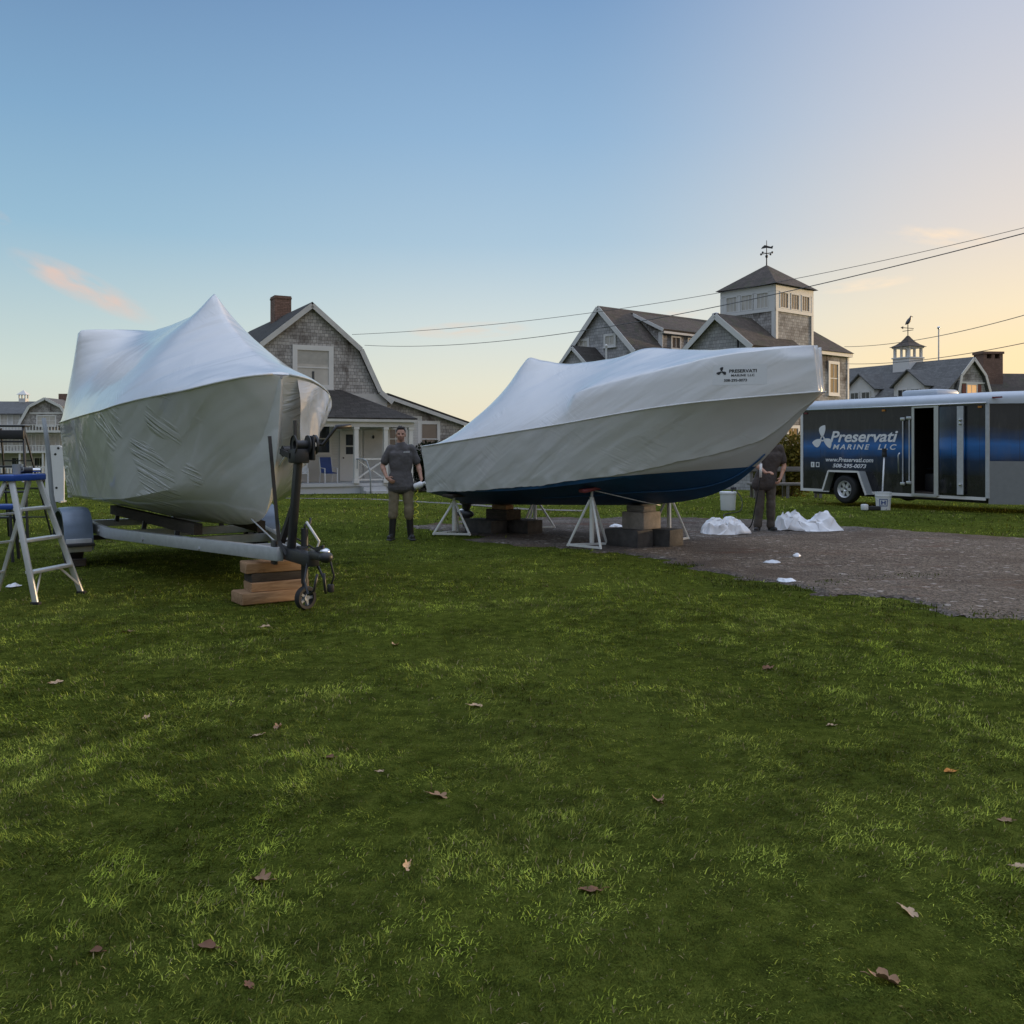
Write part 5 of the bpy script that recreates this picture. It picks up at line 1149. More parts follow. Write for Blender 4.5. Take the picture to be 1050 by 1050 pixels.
# ---- overhead cables
def cable(label, a, b, sag, r=.012):
    a, b = Vector(a), Vector(b); pts = [a.lerp(b, u)-Vector((0, 0, sag*4*u*(1-u))) for u in np.linspace(0, 1, 40)]
    tag(MB().tube(pts, r, 6).build('overhead_cable', M['cable_grey'], None, True), label, 'cable', 'overhead cables')
cable('upper overhead cable running from the porch house roof past the tower to the right', P(361, 343, 40.5), P(1300, 166, 28), 1.0, .0095)
cable('lower overhead cable running from the porch house roof across the long shingle house', P(374, 354, 40.6), P(1100, 226, 16), .7, .0095)
cable('overhead cable from the tower house over the cupola cottage', P(866, 355.5, 47.6), P(1120, 302, 26), .35)
cable('overhead cable low above the cottage ridge, just over the brick chimney', P(866, 373, 47.7), P(1120, 336, 26), .3)

# ================================================================== ENCLOSED TRAILER
def cargo_trailer():
    hd = Vector((.495, -.869)).normalized(); t = thing('cargo_trailer', 'enclosed charcoal and blue cargo trailer with white propeller lettering and an open side door', 'trailer', (7.35, 24.0, .10), math.atan2(hd.y, hd.x))
    L_, W_, z0, z1 = 5.06, 2.1, .29, 2.27; xd0, xd1 = 3.29, 3.85; V = M['trailer_vinyl']
    # side with wheel arch cut out and door opening
    wx, wr = 1.53, .50
    mb = MB(); arch = [(wx-.60, z0), (wx-.42, .73), (wx+.40, .73), (wx+.60, z0)]
    mb.prism([(0, z0), arch[0], arch[1], arch[2], arch[3], (xd0, z0), (xd0, z1), (0, z1)], (0, 0, 0), (1, 0, 0), (0, 0, 1), (0, 1, 0), .04)
    mb.bb(xd1, L_, 0, .04, z0, z1); mb.bb(xd0, xd1, 0, .04, z1-.06, z1-.002)
    mb.build('side_panel', V, t)
    MB().bb(0, L_, W_-.04, W_, z0, z1).build('side_panel', V, t)
    nx = 6.15; mb = MB(); mb.slab([(L_, 0.0, z0), (nx, W_/2, z0), (nx, W_/2, z1), (L_, 0.0, z1)], .04); mb.slab([(nx, W_/2, z0), (L_, W_, z0), (L_, W_, z1), (nx, W_/2, z1)], .04); mb.build('nose_panel', V, t)
    mb = MB(); dv = Vector((nx-L_, W_/2, 0)); n = Vector((dv.y, -dv.x, 0)).normalized()*.02
    mb.slab([Vector((L_+.02, 0, z0-.12))+n, Vector((nx+.03, W_/2, z0-.12))+n, Vector((nx+.03, W_/2, 1.06))+n, Vector((L_+.02, 0, 1.06))+n], .018); mb.slab([Vector((nx+.03, W_/2, z0-.12)), (L_+.02, W_+.02, z0-.12), (L_+.02, W_+.02, 1.06), (nx+.03, W_/2, 1.06)], .018)
    mb.build('stone_guard', M['guard_plate'], t)
    mb = MB(); mb.bb(L_-.03, L_+.05, -.028, -.002, z0, z1); mb.build('corner_trim', M['galvanised'], t)
    MB().bb(0, .03, .04, W_-.04, z0, z1).build('rear_panel', V, t)
    MB().bb(.04, L_, .045, W_-.045, z0, z0+.06).build('floor', M['wood_dark'], t)
    mb = MB(); mb.bb(xd0-.35, xd0-.31, .045, W_-.05, z0+.07, z1-.03); mb.bb(xd1+.3, xd1+.34, .045, W_-.05, z0+.07, z1-.03); mb.bb(xd0-.3, xd1+.29, W_-.12, W_-.05, z0+.07, z1-.03); mb.bb(xd0-.3, xd1+.29, .05, W_-.13, z1-.05, z1-.03); mb.build('interior_lining', M['dark_interior'], t)
    # roof and cornice, rounded
    prof = [(-.035, z1-.02), (-.04, z1+.06), (-.02, z1+.14), (.06, z1+.20), (.25, z1+.235), (W_/2, z1+.26), (W_-.25, z1+.235), (W_-.06, z1+.20), (W_+.02, z1+.14), (W_+.04, z1+.06), (W_+.035, z1-.02)]
    rows = [[(-.04, y, z) for y, z in prof], [(L_+.04, y, z) for y, z in prof]]
    for u in (.5, 1.0): rows.append([(L_+.04+(nx-L_)*u, W_/2+(y-W_/2)*(1-u)*1.0, z) for y, z in prof])
    mb = MB(); mb.grid(rows); mb.add(rows[0], [tuple(range(len(prof)))]); rf = mb.build('roof', M['trailer_roof'], t, 40)
    MB().tube([(-.02, -.045, z1+.0), (L_, -.045, z1+.0)], .018, 8).build('drip_rail', M['aluminium'], rf, True)
    mb = MB(); mb.box((3.0, .95, z1+.31), (.95, .8, .16), 0, bev=.07); mb.build('roof_vent', M['trailer_roof'], rf)
    MB().bb(L_+.10, L_+.30, -.0, .04, z1+.09, z1+.12).build('marker_light', M['red_paint'], rf)
    # white edge trim
    mb = MB(); mb.bb(-.02, .055, -.02, -.002, z0-.05, z1); mb.build('rear_trim', M['white_paint'], t)
    for xa, xb in ((.056, wx-.63), (wx+.64, L_-.03)): MB().bb(xa, xb, -.018, -.002, z0-.05, z0+.015).build('bottom_rail', M['white_paint'], t)
    # fender
    A = [(wx-.64, z0-.02), (wx-.45, .765), (wx+.43, .765), (wx+.66, z0-.06)]
    mb = MB()
    for (xa, za), (xb, zb) in zip(A[:-1], A[1:]): mb.slab([(xa, -.24, za), (xa, -.001, za), (xb, -.001, zb), (xb, -.24, zb)], .012)
    fe = mb.build('fender', M['grey_plastic'], t)
    mb = MB()
    for (xa, za), (xb, zb) in zip(A[:-1], A[1:]): mb.beam((xa, -.245, za), (xb, -.245, zb), .045, .016, (0, 1, 0))
    mb.build('fender_trim', M['white_paint'], fe)
    MB().bb(wx-.6, wx+.6, .05, .34, .45, .8).build('wheel_box', M['rubber'], t)
    for y in (-.10, W_+.02):
        mb = MB(); mb.lathe([(.2, -.1), (.29, -.115), (.325, -.10), (.34, -.06), (.34, .06), (.325, .10), (.29, .115), (.2, .1)], (wx, y, .335), (0, -1, 0), 40); wh = mb.build('wheel', M['rubber'], t, 50)
        mb = MB(); mb.lathe([(.19, -.05), (.205, .10), (.20, .115), (.185, .10), (.175, .06), (.165, .05)], (wx, y, .335), (0, -1, 0), 32); mb.lathe([(.02, .05), (.05, .08), (.055, .06), (.085, .05), (.02, .045)], (wx, y, .335), (0, -1, 0), 20)
        for k in range(6):
            a = math.pi/3*k; c = Vector((math.cos(a), 0, math.sin(a))); o = Vector((wx, y-.055, .335)); mb.beam(o+c*.06, o+c*.18, .07, .02, (0, 1, 0))
        mb.build('rim', M['steel_rim'], wh, 40)
        MB().lathe([(.0, .045), (.165, .045)], (wx, y, .335), (0, -1, 0), 24).build('rim_shadow', M['rubber'], wh)
    MB().beam((wx, 0, .335), (wx, W_, .335), .07, .07).build('axle', M['black_metal'], t)
    mb = MB(); mb.bb(0.05, L_, .35, .45, .16, .285); mb.bb(.05, L_, W_-.45, W_-.35, .16, .285); mb.build('chassis_rail', M['black_metal'], t)
    MB().tube([(5.6, W_/2, -.09), (5.6, W_/2, .29)], .05, 10).build('nose_jack', M['black_metal'], t)
    # door frame, opened door folded forward against the side, latches
    mb = MB(); mb.bb(xd0-.035, xd0+.03, -.03, -.002, z0+.02, z1-.02); mb.bb(xd1-.02, xd1+.09, -.045, -.002, z0-.01, z1); mb.bb(xd0+.03, xd1-.02, -.03, -.002, z1-.055, z1-.02); mb.bb(xd0-.03, xd1+.05, -.05, -.002, z0-.03, z0+.03); mb.build('door_frame', M['aluminium'], t)
    d = MB().bb(xd1+.12, xd1+.72, -.055, -.015, z0+.06, z1-.05, bev=.006).build('door', V, t)
    mb = MB(); mb.bb(xd1+.55, xd1+.70, -.062, -.0555, z0+.05, z1-.05); mb.build('edge_strip', M['galvanised'], d)
    for z in (1.93, 1.85, .55): MB().lathe([(0, 0), (.035, 0), (.03, .03), (0, .035)], (xd1+.64, -.06, z), (0, -1, 0), 12).build('hinge_knob', M['chrome'], d)
    for x in (3.03, 3.20):
        mb = MB(); mb.tube([(x, -.035, .52), (x, -.035, 2.0)], .014, 8)
        mb.build('cam_bar', M['galvanised'], t)
    for x, z in ((3.03, 1.98), (3.19, 2.0), (3.03, .52), (3.19, .55)): MB().box((x, -.03, z), (.12, .05, .07), bev=.01).build('bar_bracket', M['aluminium'], t)
    MB().tube([(2.97, -.05, 1.22), (2.94, -.07, 1.17), (2.95, -.07, .75)], .016, 8).build('grab_handle', M['aluminium'], t, True)
    mb = MB(); mb.box((3.45, .5, .55), (.3, .3, .4), bev=.03); mb.build('tool_case', M['black_plastic'], t); MB().tube([(3.38, .32, .86), (3.75, .30, .88)], .02, 8).build('tool_bar', M['chrome'], t)
    for x in (.15, 2.5, 4.9): MB().bb(x-.04, x+.04, -.03, -.002, z1-.10, z1-.06).build('side_marker', M['orange_leaf'] if x > 1 else M['red_paint'], t)
    for z in (.95, 1.5): MB().bb(xd0-.3, xd1+.28, W_-.5, W_-.14, z, z+.03).build('shelf', M['wood_block'], t)
    mb = MB(); mb.box((3.7, 1.75, 1.10), (.22, .2, .24), bev=.02); mb.build('storage_box', M['white_plastic'], t); MB().box((3.45, 1.75, 1.62), (.26, .2, .18), bev=.02).build('storage_box', M['dark_blue_paint'], t)
    # graphics
    def put(me, name, x, z, w_, h=None):
        co = np.array([v.co[:] for v in me.vertices]); lo, hi = co.min(0), co.max(0); s = w_/(hi[0]-lo[0]); sy = s if h is None else h/(hi[1]-lo[1])
        for v in me.vertices: v.co = ((v.co.x-lo[0])*s, (v.co.y-lo[1])*sy, v.co.z)
        me.materials.clear(); me.materials.append(M['letter_white']); o = link(name, me)
        place_plate(o, t, Vector((x, -.004, z)), Vector((1, 0, 0)), Vector((0, 0, 1)), Vector((0, -1, 0)))
    put(text_mesh('Preservati', 1, .28, .022), 'lettering', .92, 1.46, 1.96, .27)
    put(text_mesh('MARINE  LLC', 1, .28, .018, 1.35), 'lettering', 1.0, 1.285, 1.84, .125)
    put(text_mesh('www.Preservati.com', 1, .25, .018), 'lettering', .78, .985, 1.42, .105)
    put(text_mesh('508-295-0073', 1, .25, .02), 'lettering', 1.0, .845, 1.0, .095)
    mb = MB(); propeller(mb, (0, 0), .34, 0); me = mb.mesh('emblem', M['letter_white'], uv=False); o = link('emblem', me); place_plate(o, t, Vector((.68, -.004, 1.55)), Vector((1, 0, 0)), Vector((0, 0, 1)), Vector((0, -1, 0)))
    me = text_mesh('f', 1, 0, .03); 
    mb = MB(); mb.bb(.31, .42, -.006, -.002, .84, .97); mb.build('badge', M['letter_white'], t)
    mb = MB()
    for a in np.linspace(0, 2*math.pi, 5)[:-1]: pass
    mb.bb(.47, .58, -.006, -.002, .945, .965); mb.bb(.47, .58, -.006, -.002, .845, .865); mb.bb(.47, .49, -.006, -.002, .865, .945); mb.bb(.56, .58, -.006, -.002, .865, .945); mb.build('badge', M['letter_white'], t)
    co = np.array([v.co[:] for v in me.vertices]); lo, hi = co.min(0), co.max(0)
    for v in me.vertices: v.co = ((v.co.x-lo[0])*.10, (v.co.y-lo[1])*.10, v.co.z)
    me.materials.clear(); me.materials.append(V); o = link('badge_letter', me); place_plate(o, t, Vector((.345, -.0065, .865)), Vector((1, 0, 0)), Vector((0, 0, 1)), Vector((0, -1, 0)))
    return t
cargo_trailer()

# ================================================================== PEOPLE
def capsule(mb, p, q, r0, r1, flat=1.0, n=14, up=None):
    p, q = Vector(p), Vector(q); d = (q-p); a = d.normalized(); u = Vector(up) if up else a.orthogonal(); u = (u-a*u.dot(a)).normalized(); b = a.cross(u); rows = []
    st = [(-r0*math.cos(t), r0*math.sin(t)) for t in np.linspace(.12, math.pi/2, 5)] + [(d.length*s, r0+(r1-r0)*s) for s in (.33, .66)] + [(d.length+r1*math.cos(t), r1*math.sin(t)) for t in np.linspace(math.pi/2, .12, 5)]
    for h, r in st: rows.append([p+a*h+(u*math.cos(k)*r + b*math.sin(k)*r*flat) for k in np.linspace(0, 2*math.pi, n+1)[:-1]])
    mb.grid(rows, closed=True); k = len(mb.v); mb.f.append(tuple(range(k-n, k))); mb.mi.append(0); mb.f.append(tuple(range(k-len(rows)*n+n-1, k-len(rows)*n-1, -1))); mb.mi.append(0)
def fuse(mb, name, mats, parent, vox=.008, sm=3, paint=None, bump=0.0, seed=1):
    """melt overlapping pieces into one continuous skin"""
    me = bpy.data.meshes.new('tmp'); me.from_pydata(mb.v, [], mb.f); o = bpy.data.objects.new('tmp', me); COL.objects.link(o)
    bm = bmesh.new(); bm.from_mesh(me); bmesh.ops.recalc_face_normals(bm, faces=bm.faces); bm.to_mesh(me); bm.free()
    m = o.modifiers.new('r', 'REMESH'); m.mode = 'VOXEL'; m.voxel_size = vox; s = o.modifiers.new('s', 'SMOOTH'); s.iterations = sm; s.factor = .5
    me2 = bpy.data.meshes.new_from_object(o.evaluated_get(bpy.context.evaluated_depsgraph_get())); me2.name = name; bpy.data.objects.remove(o)
    me2.materials.clear()
    for q in (mats if isinstance(mats, list) else [mats]): me2.materials.append(q)
    co = np.empty(len(me2.vertices)*3, np.float32); me2.vertices.foreach_get('co', co); co = co.reshape(-1, 3)
    if bump:
        no = np.array([v.normal[:] for v in me2.vertices]); k = bump*(2*fbm(co[:, 0]*9+co[:, 1]*5, co[:, 2]*11, seed, 3)-1)[:, None]; co = co+no*k; me2.vertices.foreach_set('co', co.astype(np.float32).ravel())
    me2.polygons.foreach_set('use_smooth', [True]*len(me2.polygons))
    if paint:
        for p in me2.polygons: p.material_index = paint(p.center)
    me2.update(); return link(name, me2, parent)
def hand(mb, wrist, d, palm_n, side, curl=.6):
    """palm, four unequal bent fingers and a thumb; d = along the hand, palm_n = out of the palm, side = towards the thumb"""
    w0 = Vector(wrist); d = Vector(d).normalized(); n = Vector(palm_n); n = (n-d*n.dot(d)).normalized(); s = Vector(side); s = (s-d*s.dot(d)-n*s.dot(n)).normalized()
    capsule(mb, w0+d*.01, w0+d*.075, .030, .036, .5, 12, s)
    for k, (o, l) in enumerate(((.027, .068), (.009, .076), (-.010, .070), (-.027, .054))):
        p = w0+d*.085+s*o; a = d; q = p
        for j, f in enumerate((.45, .32, .25)):
            a = (d*math.cos(curl*(j+.6))+n*math.sin(curl*(j+.6))).normalized(); q2 = q+a*l*f; capsule(mb, q, q2, .0095, .0085, 1, 8); q = q2
    p = w0+d*.03+s*.026; q = p+(d*.6+s*.7+n*.25).normalized()*.034; capsule(mb, p, q, .014, .011, 1, 8); capsule(mb, q, q+(d*.85+s*.15+n*.45).normalized()*.032, .0105, .009, 1, 8)
def limb(mb, pts, rs, flat=1.0):
    for (p, q), (a, b) in zip(zip(pts[:-1], pts[1:]), zip(rs[:-1], rs[1:])): capsule(mb, p, q, a, b, flat)
def man(label, loc, rz, J, shirt, trousers, boots, tall_boot, hairc=True, look=(0, 0), beard=False):
    t = thing('person', label, 'person', (*loc, tz(*loc)), rz); t.scale = (.93, .95, 1)
    mb = MB(); V_ = lambda k: Vector(J[k])
    hd = V_('head'); pel = V_('pelvis'); che = V_('chest'); neck = V_('neck')
    for s in 'RL':
        limb(mb, [J['hip'+s], J['knee'+s], J['ank'+s]], [.085, .055, .038]); a = V_('ank'+s); f = V_('toe'+s); capsule(mb, a-Vector((0, 0, .045)), f, .035, .03)
        limb(mb, [J['sho'+s], J['elb'+s]], [.052, .042]); limb(mb, [J['elb'+s], J['wri'+s]], [.043, .027]); 
        e, w_ = V_('elb'+s), V_('wri'+s); m = e.lerp(w_, .3); capsule(mb, e, m, .042, .045)
        hand(mb, J['wri'+s], J['hd'+s][0], J['hd'+s][1], J['hd'+s][2], J['hd'+s][3])
    capsule(mb, pel-Vector((.07, 0, 0)), pel+Vector((.07, 0, 0)), .095, .095, .9, 16, (0, 1, 0)); limb(mb, [pel, che], [.095, .10], 1)
    capsule(mb, V_('shoR'), V_('shoL'), .05, .05); capsule(mb, che+Vector((-.08, 0, .02)), che+Vector((.08, 0, .02)), .095, .095)
    capsule(mb, neck-Vector((0, 0, .05)), hd-Vector((0, -.015, .05)), .066, .060)
    # head: skull, jaw, nose, brow, ears
    Rm = Euler((look[0], 0, look[1])).to_matrix()
    def H(x, y, z): return hd + Rm @ Vector((x, y, z))
    mb.ell(H(0, .012, .03), (.078, .098, .092), Rm, 18, 12); mb.ell(H(0, -.012, -.03), (.064, .076, .078), Rm, 16, 10); mb.ell(H(0, -.045, -.078), (.036, .034, .026), Rm)
    capsule(mb, H(0, -.084, .012), H(0, -.103, -.020), .010, .014, 1, 8); mb.ell(H(0, -.092, -.026), (.018, .012, .010), Rm)
    for s in (-1, 1):
        mb.ell(H(s*.076, .012, -.004), (.012, .022, .032), Rm); mb.ell(H(s*.03, -.078, .022), (.026, .012, .008), Rm); mb.ell(H(s*.042, -.066, -.022), (.022, .016, .018), Rm)
    mb.ell(H(0, -.083, -.052), (.022, .010, .006), Rm); mb.ell(H(0, -.081, -.064), (.019, .010, .007), Rm)
    Ri = Rm.inverted()
    def paint(c):
        q = Ri @ (Vector(c)-hd)
        if q.length > .16: return 0
        if q.y < -.05:
            if abs(abs(q.x)-.031) < .013 and abs(q.z-.004) < .0055: return 1
            if abs(abs(q.x)-.031) < .019 and abs(q.z-.024) < .0045: return 2
            if abs(q.x) < .024 and abs(q.z+.058) < .008: return 3
            if beard and q.z < -.040 and q.z > -.11: return 4
        return 0
    stub = plain_get('stubble', (.25, .14, .10), .7)
    fuse(mb, 'body', [M['skin'], M['eye_dark'], M['hair'], M['lips'], stub], t, .0062, 2, paint)
    # hair cap
    mb = MB(); mb.ell(H(0, .026, .050), (.085, .096, .086), Rm, 18, 12); mb.ell(H(0, -.035, .105), (.058, .050, .026), Rm); mb.ell(H(0, .07, -.02), (.062, .04, .05), Rm)
    for k in range(14):
        a = random.uniform(0, 6.28); r = random.uniform(0, .06); mb.ell(H(r*math.cos(a), -.02+r*math.sin(a)*1.1, .118+random.uniform(-.012, .012)), (.022, .022, .016), Rm, 8, 6)
    fuse(mb, 'hair', M['hair'], t, .007, 1, None, .004, 3)
    # shirt: trunk and short sleeves
    mb = MB()
    for u in np.linspace(-.34, 1.0, 26):
        c = pel.lerp(che, u); hw = float(np.interp(u, [-.34, -.1, .3, 1], [.090, .082, .068, .095])); r = float(np.interp(u, [-.34, -.1, .3, 1], [.140, .130, .112, .118])); capsule(mb, c+Vector((-hw, -.008, 0)), c+Vector((hw, -.008, 0)), r, r, .9, 16, (0, 1, 0))
    capsule(mb, V_('shoR')-Vector((0, 0, .005)), V_('shoL')-Vector((0, 0, .005)), .07, .07); capsule(mb, che+Vector((-.05, 0, .08)), neck-Vector((.0, 0, .02)), .10, .076); capsule(mb, che+Vector((.05, 0, .08)), neck-Vector((.0, 0, .02)), .10, .076)
    for s in 'RL': q = V_('sho'+s).lerp(V_('elb'+s), .72); capsule(mb, J['sho'+s], q, .074, .068)
    sh = fuse(mb, 'shirt', shirt, t, .009, 3, None, .012, 5)
    # trousers
    mb = MB(); capsule(mb, pel-Vector((.07, 0, .05)), pel+Vector((.07, 0, -.05)), .118, .118, .88, 16, (0, 1, 0))
    for s in 'RL':
        e = V_('knee'+s).lerp(V_('ank'+s), .28 if tall_boot else .92); limb(mb, [J['hip'+s], J['knee'+s], e], [.105, .083, .082 if tall_boot else .078])
    fuse(mb, 'trousers', trousers, t, .009, 3, None, .014, 9)
    for s in 'RL':
        mb = MB(); a = V_('ank'+s); f = V_('toe'+s)
        top = V_('knee'+s).lerp(a, .20) if tall_boot else a+Vector((0, 0, .08)); capsule(mb, a-Vector((0, 0, .02)), top, .054, .064 if tall_boot else .056); capsule(mb, a-Vector((0, -.03, .052)), f+Vector((0, 0, .005)), .045, .043); d = (f-a); d.z = 0; d.normalize()
        c = (a+f)/2; mb.obox((c.x, c.y-.005, .012), (d, (-d.y, d.x, 0), (0, 0, 1)), (.27, .092, .024), 0, 1, .008)
        fuse(mb, 'boot', boots, t, .008, 2)
    return t
def plain_get(n, c, r): return M[n] if n in M else plain(n, c, r)
J1 = dict(head=(.0, -.02, 1.655), neck=(0, 0, 1.52), chest=(0, .0, 1.33), pelvis=(0, 0, .965),
    hipR=(-.10, 0, .92), kneeR=(-.125, -.02, .50), ankR=(-.15, .0, .085), toeR=(-.19, -.15, .045), hipL=(.10, 0, .92), kneeL=(.135, -.03, .50), ankL=(.165, .01, .085), toeL=(.20, -.14, .045),
    shoR=(-.175, 0, 1.43), elbR=(-.31, .02, 1.16), wriR=(-.235, -.13, .985), hdR=((.65, -.25, -.45), (.3, .9, .1), (.1, -.3, .9), .45),
    shoL=(.175, 0, 1.43), elbL=(.295, .03, 1.16), wriL=(.345, -.10, .955), hdL=((-.15, -.30, -.9), (-.9, -.1, .1), (-.2, -.9, .2), .75))
mx_, my_ = -1.75, 14.9
man('man in a dark grey T-shirt, olive trousers and black boots, standing on the lawn', (mx_, my_), R(6), J1, M['shirt_grey'], M['trouser_khaki'], M['boot_black'], True, beard=True)
p1 = [o for o in COL.objects if o.name == 'person'][0]
me = text_mesh('MARINE', .028, .2, .001); me.materials.clear(); me.materials.append(M['letter_white']); o = link('chest_print', me); place_plate(o, p1, Vector((.045, -.148, 1.375)), Vector((1, .12, 0)).normalized(), Vector((0, -.1, 1)).normalized(), Vector((.12, -1, -.1)).normalized())
def at_man(x, y, z):
    return Vector((mx_, my_, tz(mx_, my_))) + Euler((0, 0, R(6))).to_matrix() @ Vector((x*.93, y*.95, z))
cp = at_man(.285, -.15, .86); c_ = thing('jug', 'small white plastic jug held in the left hand of the man in grey', 'jug', cp)
mb = MB(); mb.lathe([(0, -.055), (.045, -.055), (.05, -.04), (.05, .06), (.03, .085), (.022, .09), (.022, .105), (0, .107)], (0, 0, 0), (.9, -.2, .35), 20); mb.build('bottle', M['white_plastic'], c_, 50); MB().lathe([(0, .107), (.026, .107), (.026, .130), (0, .131)], (0, 0, 0), (.9, -.2, .35), 14).build('cap', M['white_plastic'], c_)
pts = []
for u in np.linspace(0, 1, 70): pts.append(at_man(.265+.045*math.sin(u*26)*(.4+u*.6)-.01*u, -.13+.045*math.cos(u*26)*(.4+.6*u), .80-.46*u))
tag(MB().tube(pts, .0075, 6).build('rope', M['yellow_cord'], None, True), 'coiled yellow cord hanging from the hand of the man in grey', 'cord')
J2 = dict(head=(.17, -.02, 1.66), neck=(.13, 0, 1.50), chest=(.10, .0, 1.30), pelvis=(.0, 0, .94),
    hipR=(-.10, 0, .90), kneeR=(-.115, -.02, .49), ankR=(-.15, .0, .085), toeR=(-.22, -.13, .045), hipL=(.09, 0, .90), kneeL=(.09, -.03, .49), ankL=(.10, .01, .085), toeL=(.13, -.14, .045),
    shoR=(-.09, -.02, 1.40), elbR=(-.22, -.12, 1.15), wriR=(-.10, -.30, 1.02), hdR=((.5, -.7, .1), (.1, .2, -1), (.5, .5, .0), .5),
    shoL=(.27, 0, 1.43), elbL=(.34, -.03, 1.13), wriL=(.24, -.12, .92), hdL=((-.5, -.4, -.6), (-.7, .5, .1), (.2, -.9, .4), .5))
man('man in dark clothes behind the bow, his head hidden by the boat', (4.37, 16.3), R(4), J2, M['shirt_dark'], M['trouser_dark'], M['boot_black'], False)

# ================================================================== LADDERS AND SMALL THINGS
def step_ladder(label, loc, rz, H, hb, ht, lean, rear, rail, cap, nst, plat=False):
    t = thing('step_ladder', label, 'ladder', (*loc, tz(*loc)), rz, 'stepladders beside the trailer')
    for s in (-1, 1):
        MB().beam((s*hb, 0, 0), (s*ht, lean, H), .026, .055, (0, 1, 0), bev=.004).build('front_rail', M[rail], t)
        MB().beam((s*(hb-.03), lean+rear, 0), (s*(ht-.02), lean+.08, H-.03), .022, .04, (0, 1, 0), bev=.003).build('rear_rail', M[rail], t)
        MB().obox((s*hb, 0, .012), ((1, 0, 0), (0, 1, 0), (0, 0, 1)), (.045, .09, .03), bev=.006).build('foot', M['rubber'], t)
    for k in range(1, nst+1):
        u = k/(nst+1) if not plat else k/(nst+.6); w_ = hb+(ht-hb)*u; st = MB().box((0, lean*u+.012, H*u), (2*w_-.03, .10, .028), 0, bev=.004).build('step', M[rail], t)
        if k == 1:
            for s in (-1, 1): MB().beam((s*(w_-.16), lean*u, H*u-.015), (s*(hb-.015), .01, H*u*.30), .012, .02).build('brace', M[rail], st)
    for k in (.18, .45, .7):
        u = k; w_ = hb-.03+(ht-.02-hb+.03)*u; y = lean+rear+(.08-rear)*u; MB().beam((-w_, y, H*u), (w_, y, H*u), .02, .02).build('cross_bar', M[rail], t)
    MB().box((0, lean+.05, H+.012), (2*ht+.10, .22, .06 if not plat else .03), 0, bev=.012).build('top_cap', M[cap], t)
    if plat:
        MB().box((0, lean*.86, H*.93), (2*ht+.06, .10, .14), 0, bev=.01).build('tool_tray', M['black_plastic'], t)
    return t
rz_l = math.atan2(.983, .183)
step_ladder('aluminium stepladder with a blue top cap, nearest to the camera', (-4.41, 9.22), rz_l, 1.17, .34, .19, .38, .55, 'ladder_metal', 'blue_plastic', 3)
step_ladder('tall black stepladder standing behind the blue topped aluminium stepladder', (-7.75, 14.4), R(8), 1.78, .36, .19, .30, .85, 'black_metal', 'black_metal', 4, True)
lt = Vector((-4.41, 9.22, 0))+Euler((0, 0, rz_l)).to_matrix() @ Vector((-.05, .43, tz(-4.41, 9.22)+1.213))
c = thing('cup', 'grey cup standing on the blue ladder top', 'cup', lt); MB().lathe([(0, 0), (.035, 0), (.042, .10), (.039, .10), (.033, .01), (0, .01)], (0, 0, 0), (0, 0, 1), 20).build('beaker', M['grey_plastic'], c, 50); MB().tube([(.038, 0, .08), (.065, 0, .07), (.064, 0, .035), (.036, 0, .03)], .006, 6).build('handle', M['grey_plastic'], c, True)
lt = Vector((-4.41, 9.22, 0))+Euler((0, 0, rz_l)).to_matrix() @ Vector((.12, .45, tz(-4.41, 9.22)+1.213))
c = thing('heat_gun', 'black hand tool lying on the blue ladder top', 'tool', lt, .6)
mb = MB(); mb.tube([(-.10, 0, .035), (.05, 0, .035)], [.034, .03], 12); mb.build('barrel', M['black_plastic'], c, 40); MB().tube([(.05, 0, .035), (.12, 0, .035)], [.022, .018], 10).build('nozzle', M['chrome'], c, 40); MB().tube([(-.07, 0, .03), (-.09, -.12, .022)], [.022, .02], 8).build('grip', M['black_plastic'], c, 40)
x, y = (-3-525)/970*12.2, 12.2; c = thing('step_stool', 'low stool with a blue top at the left border, behind the ladder', 'stool', (x, y, tz(x, y)), .3)
MB().box((0, 0, .70), (.42, .30, .06), bev=.012).build('top', M['blue_plastic'], c)
for sx in (-1, 1):
    for sy in (-1, 1): MB().beam((sx*.22, sy*.2, 0), (sx*.17, sy*.11, .68), .03, .03).build('leg', M['black_metal'], c)
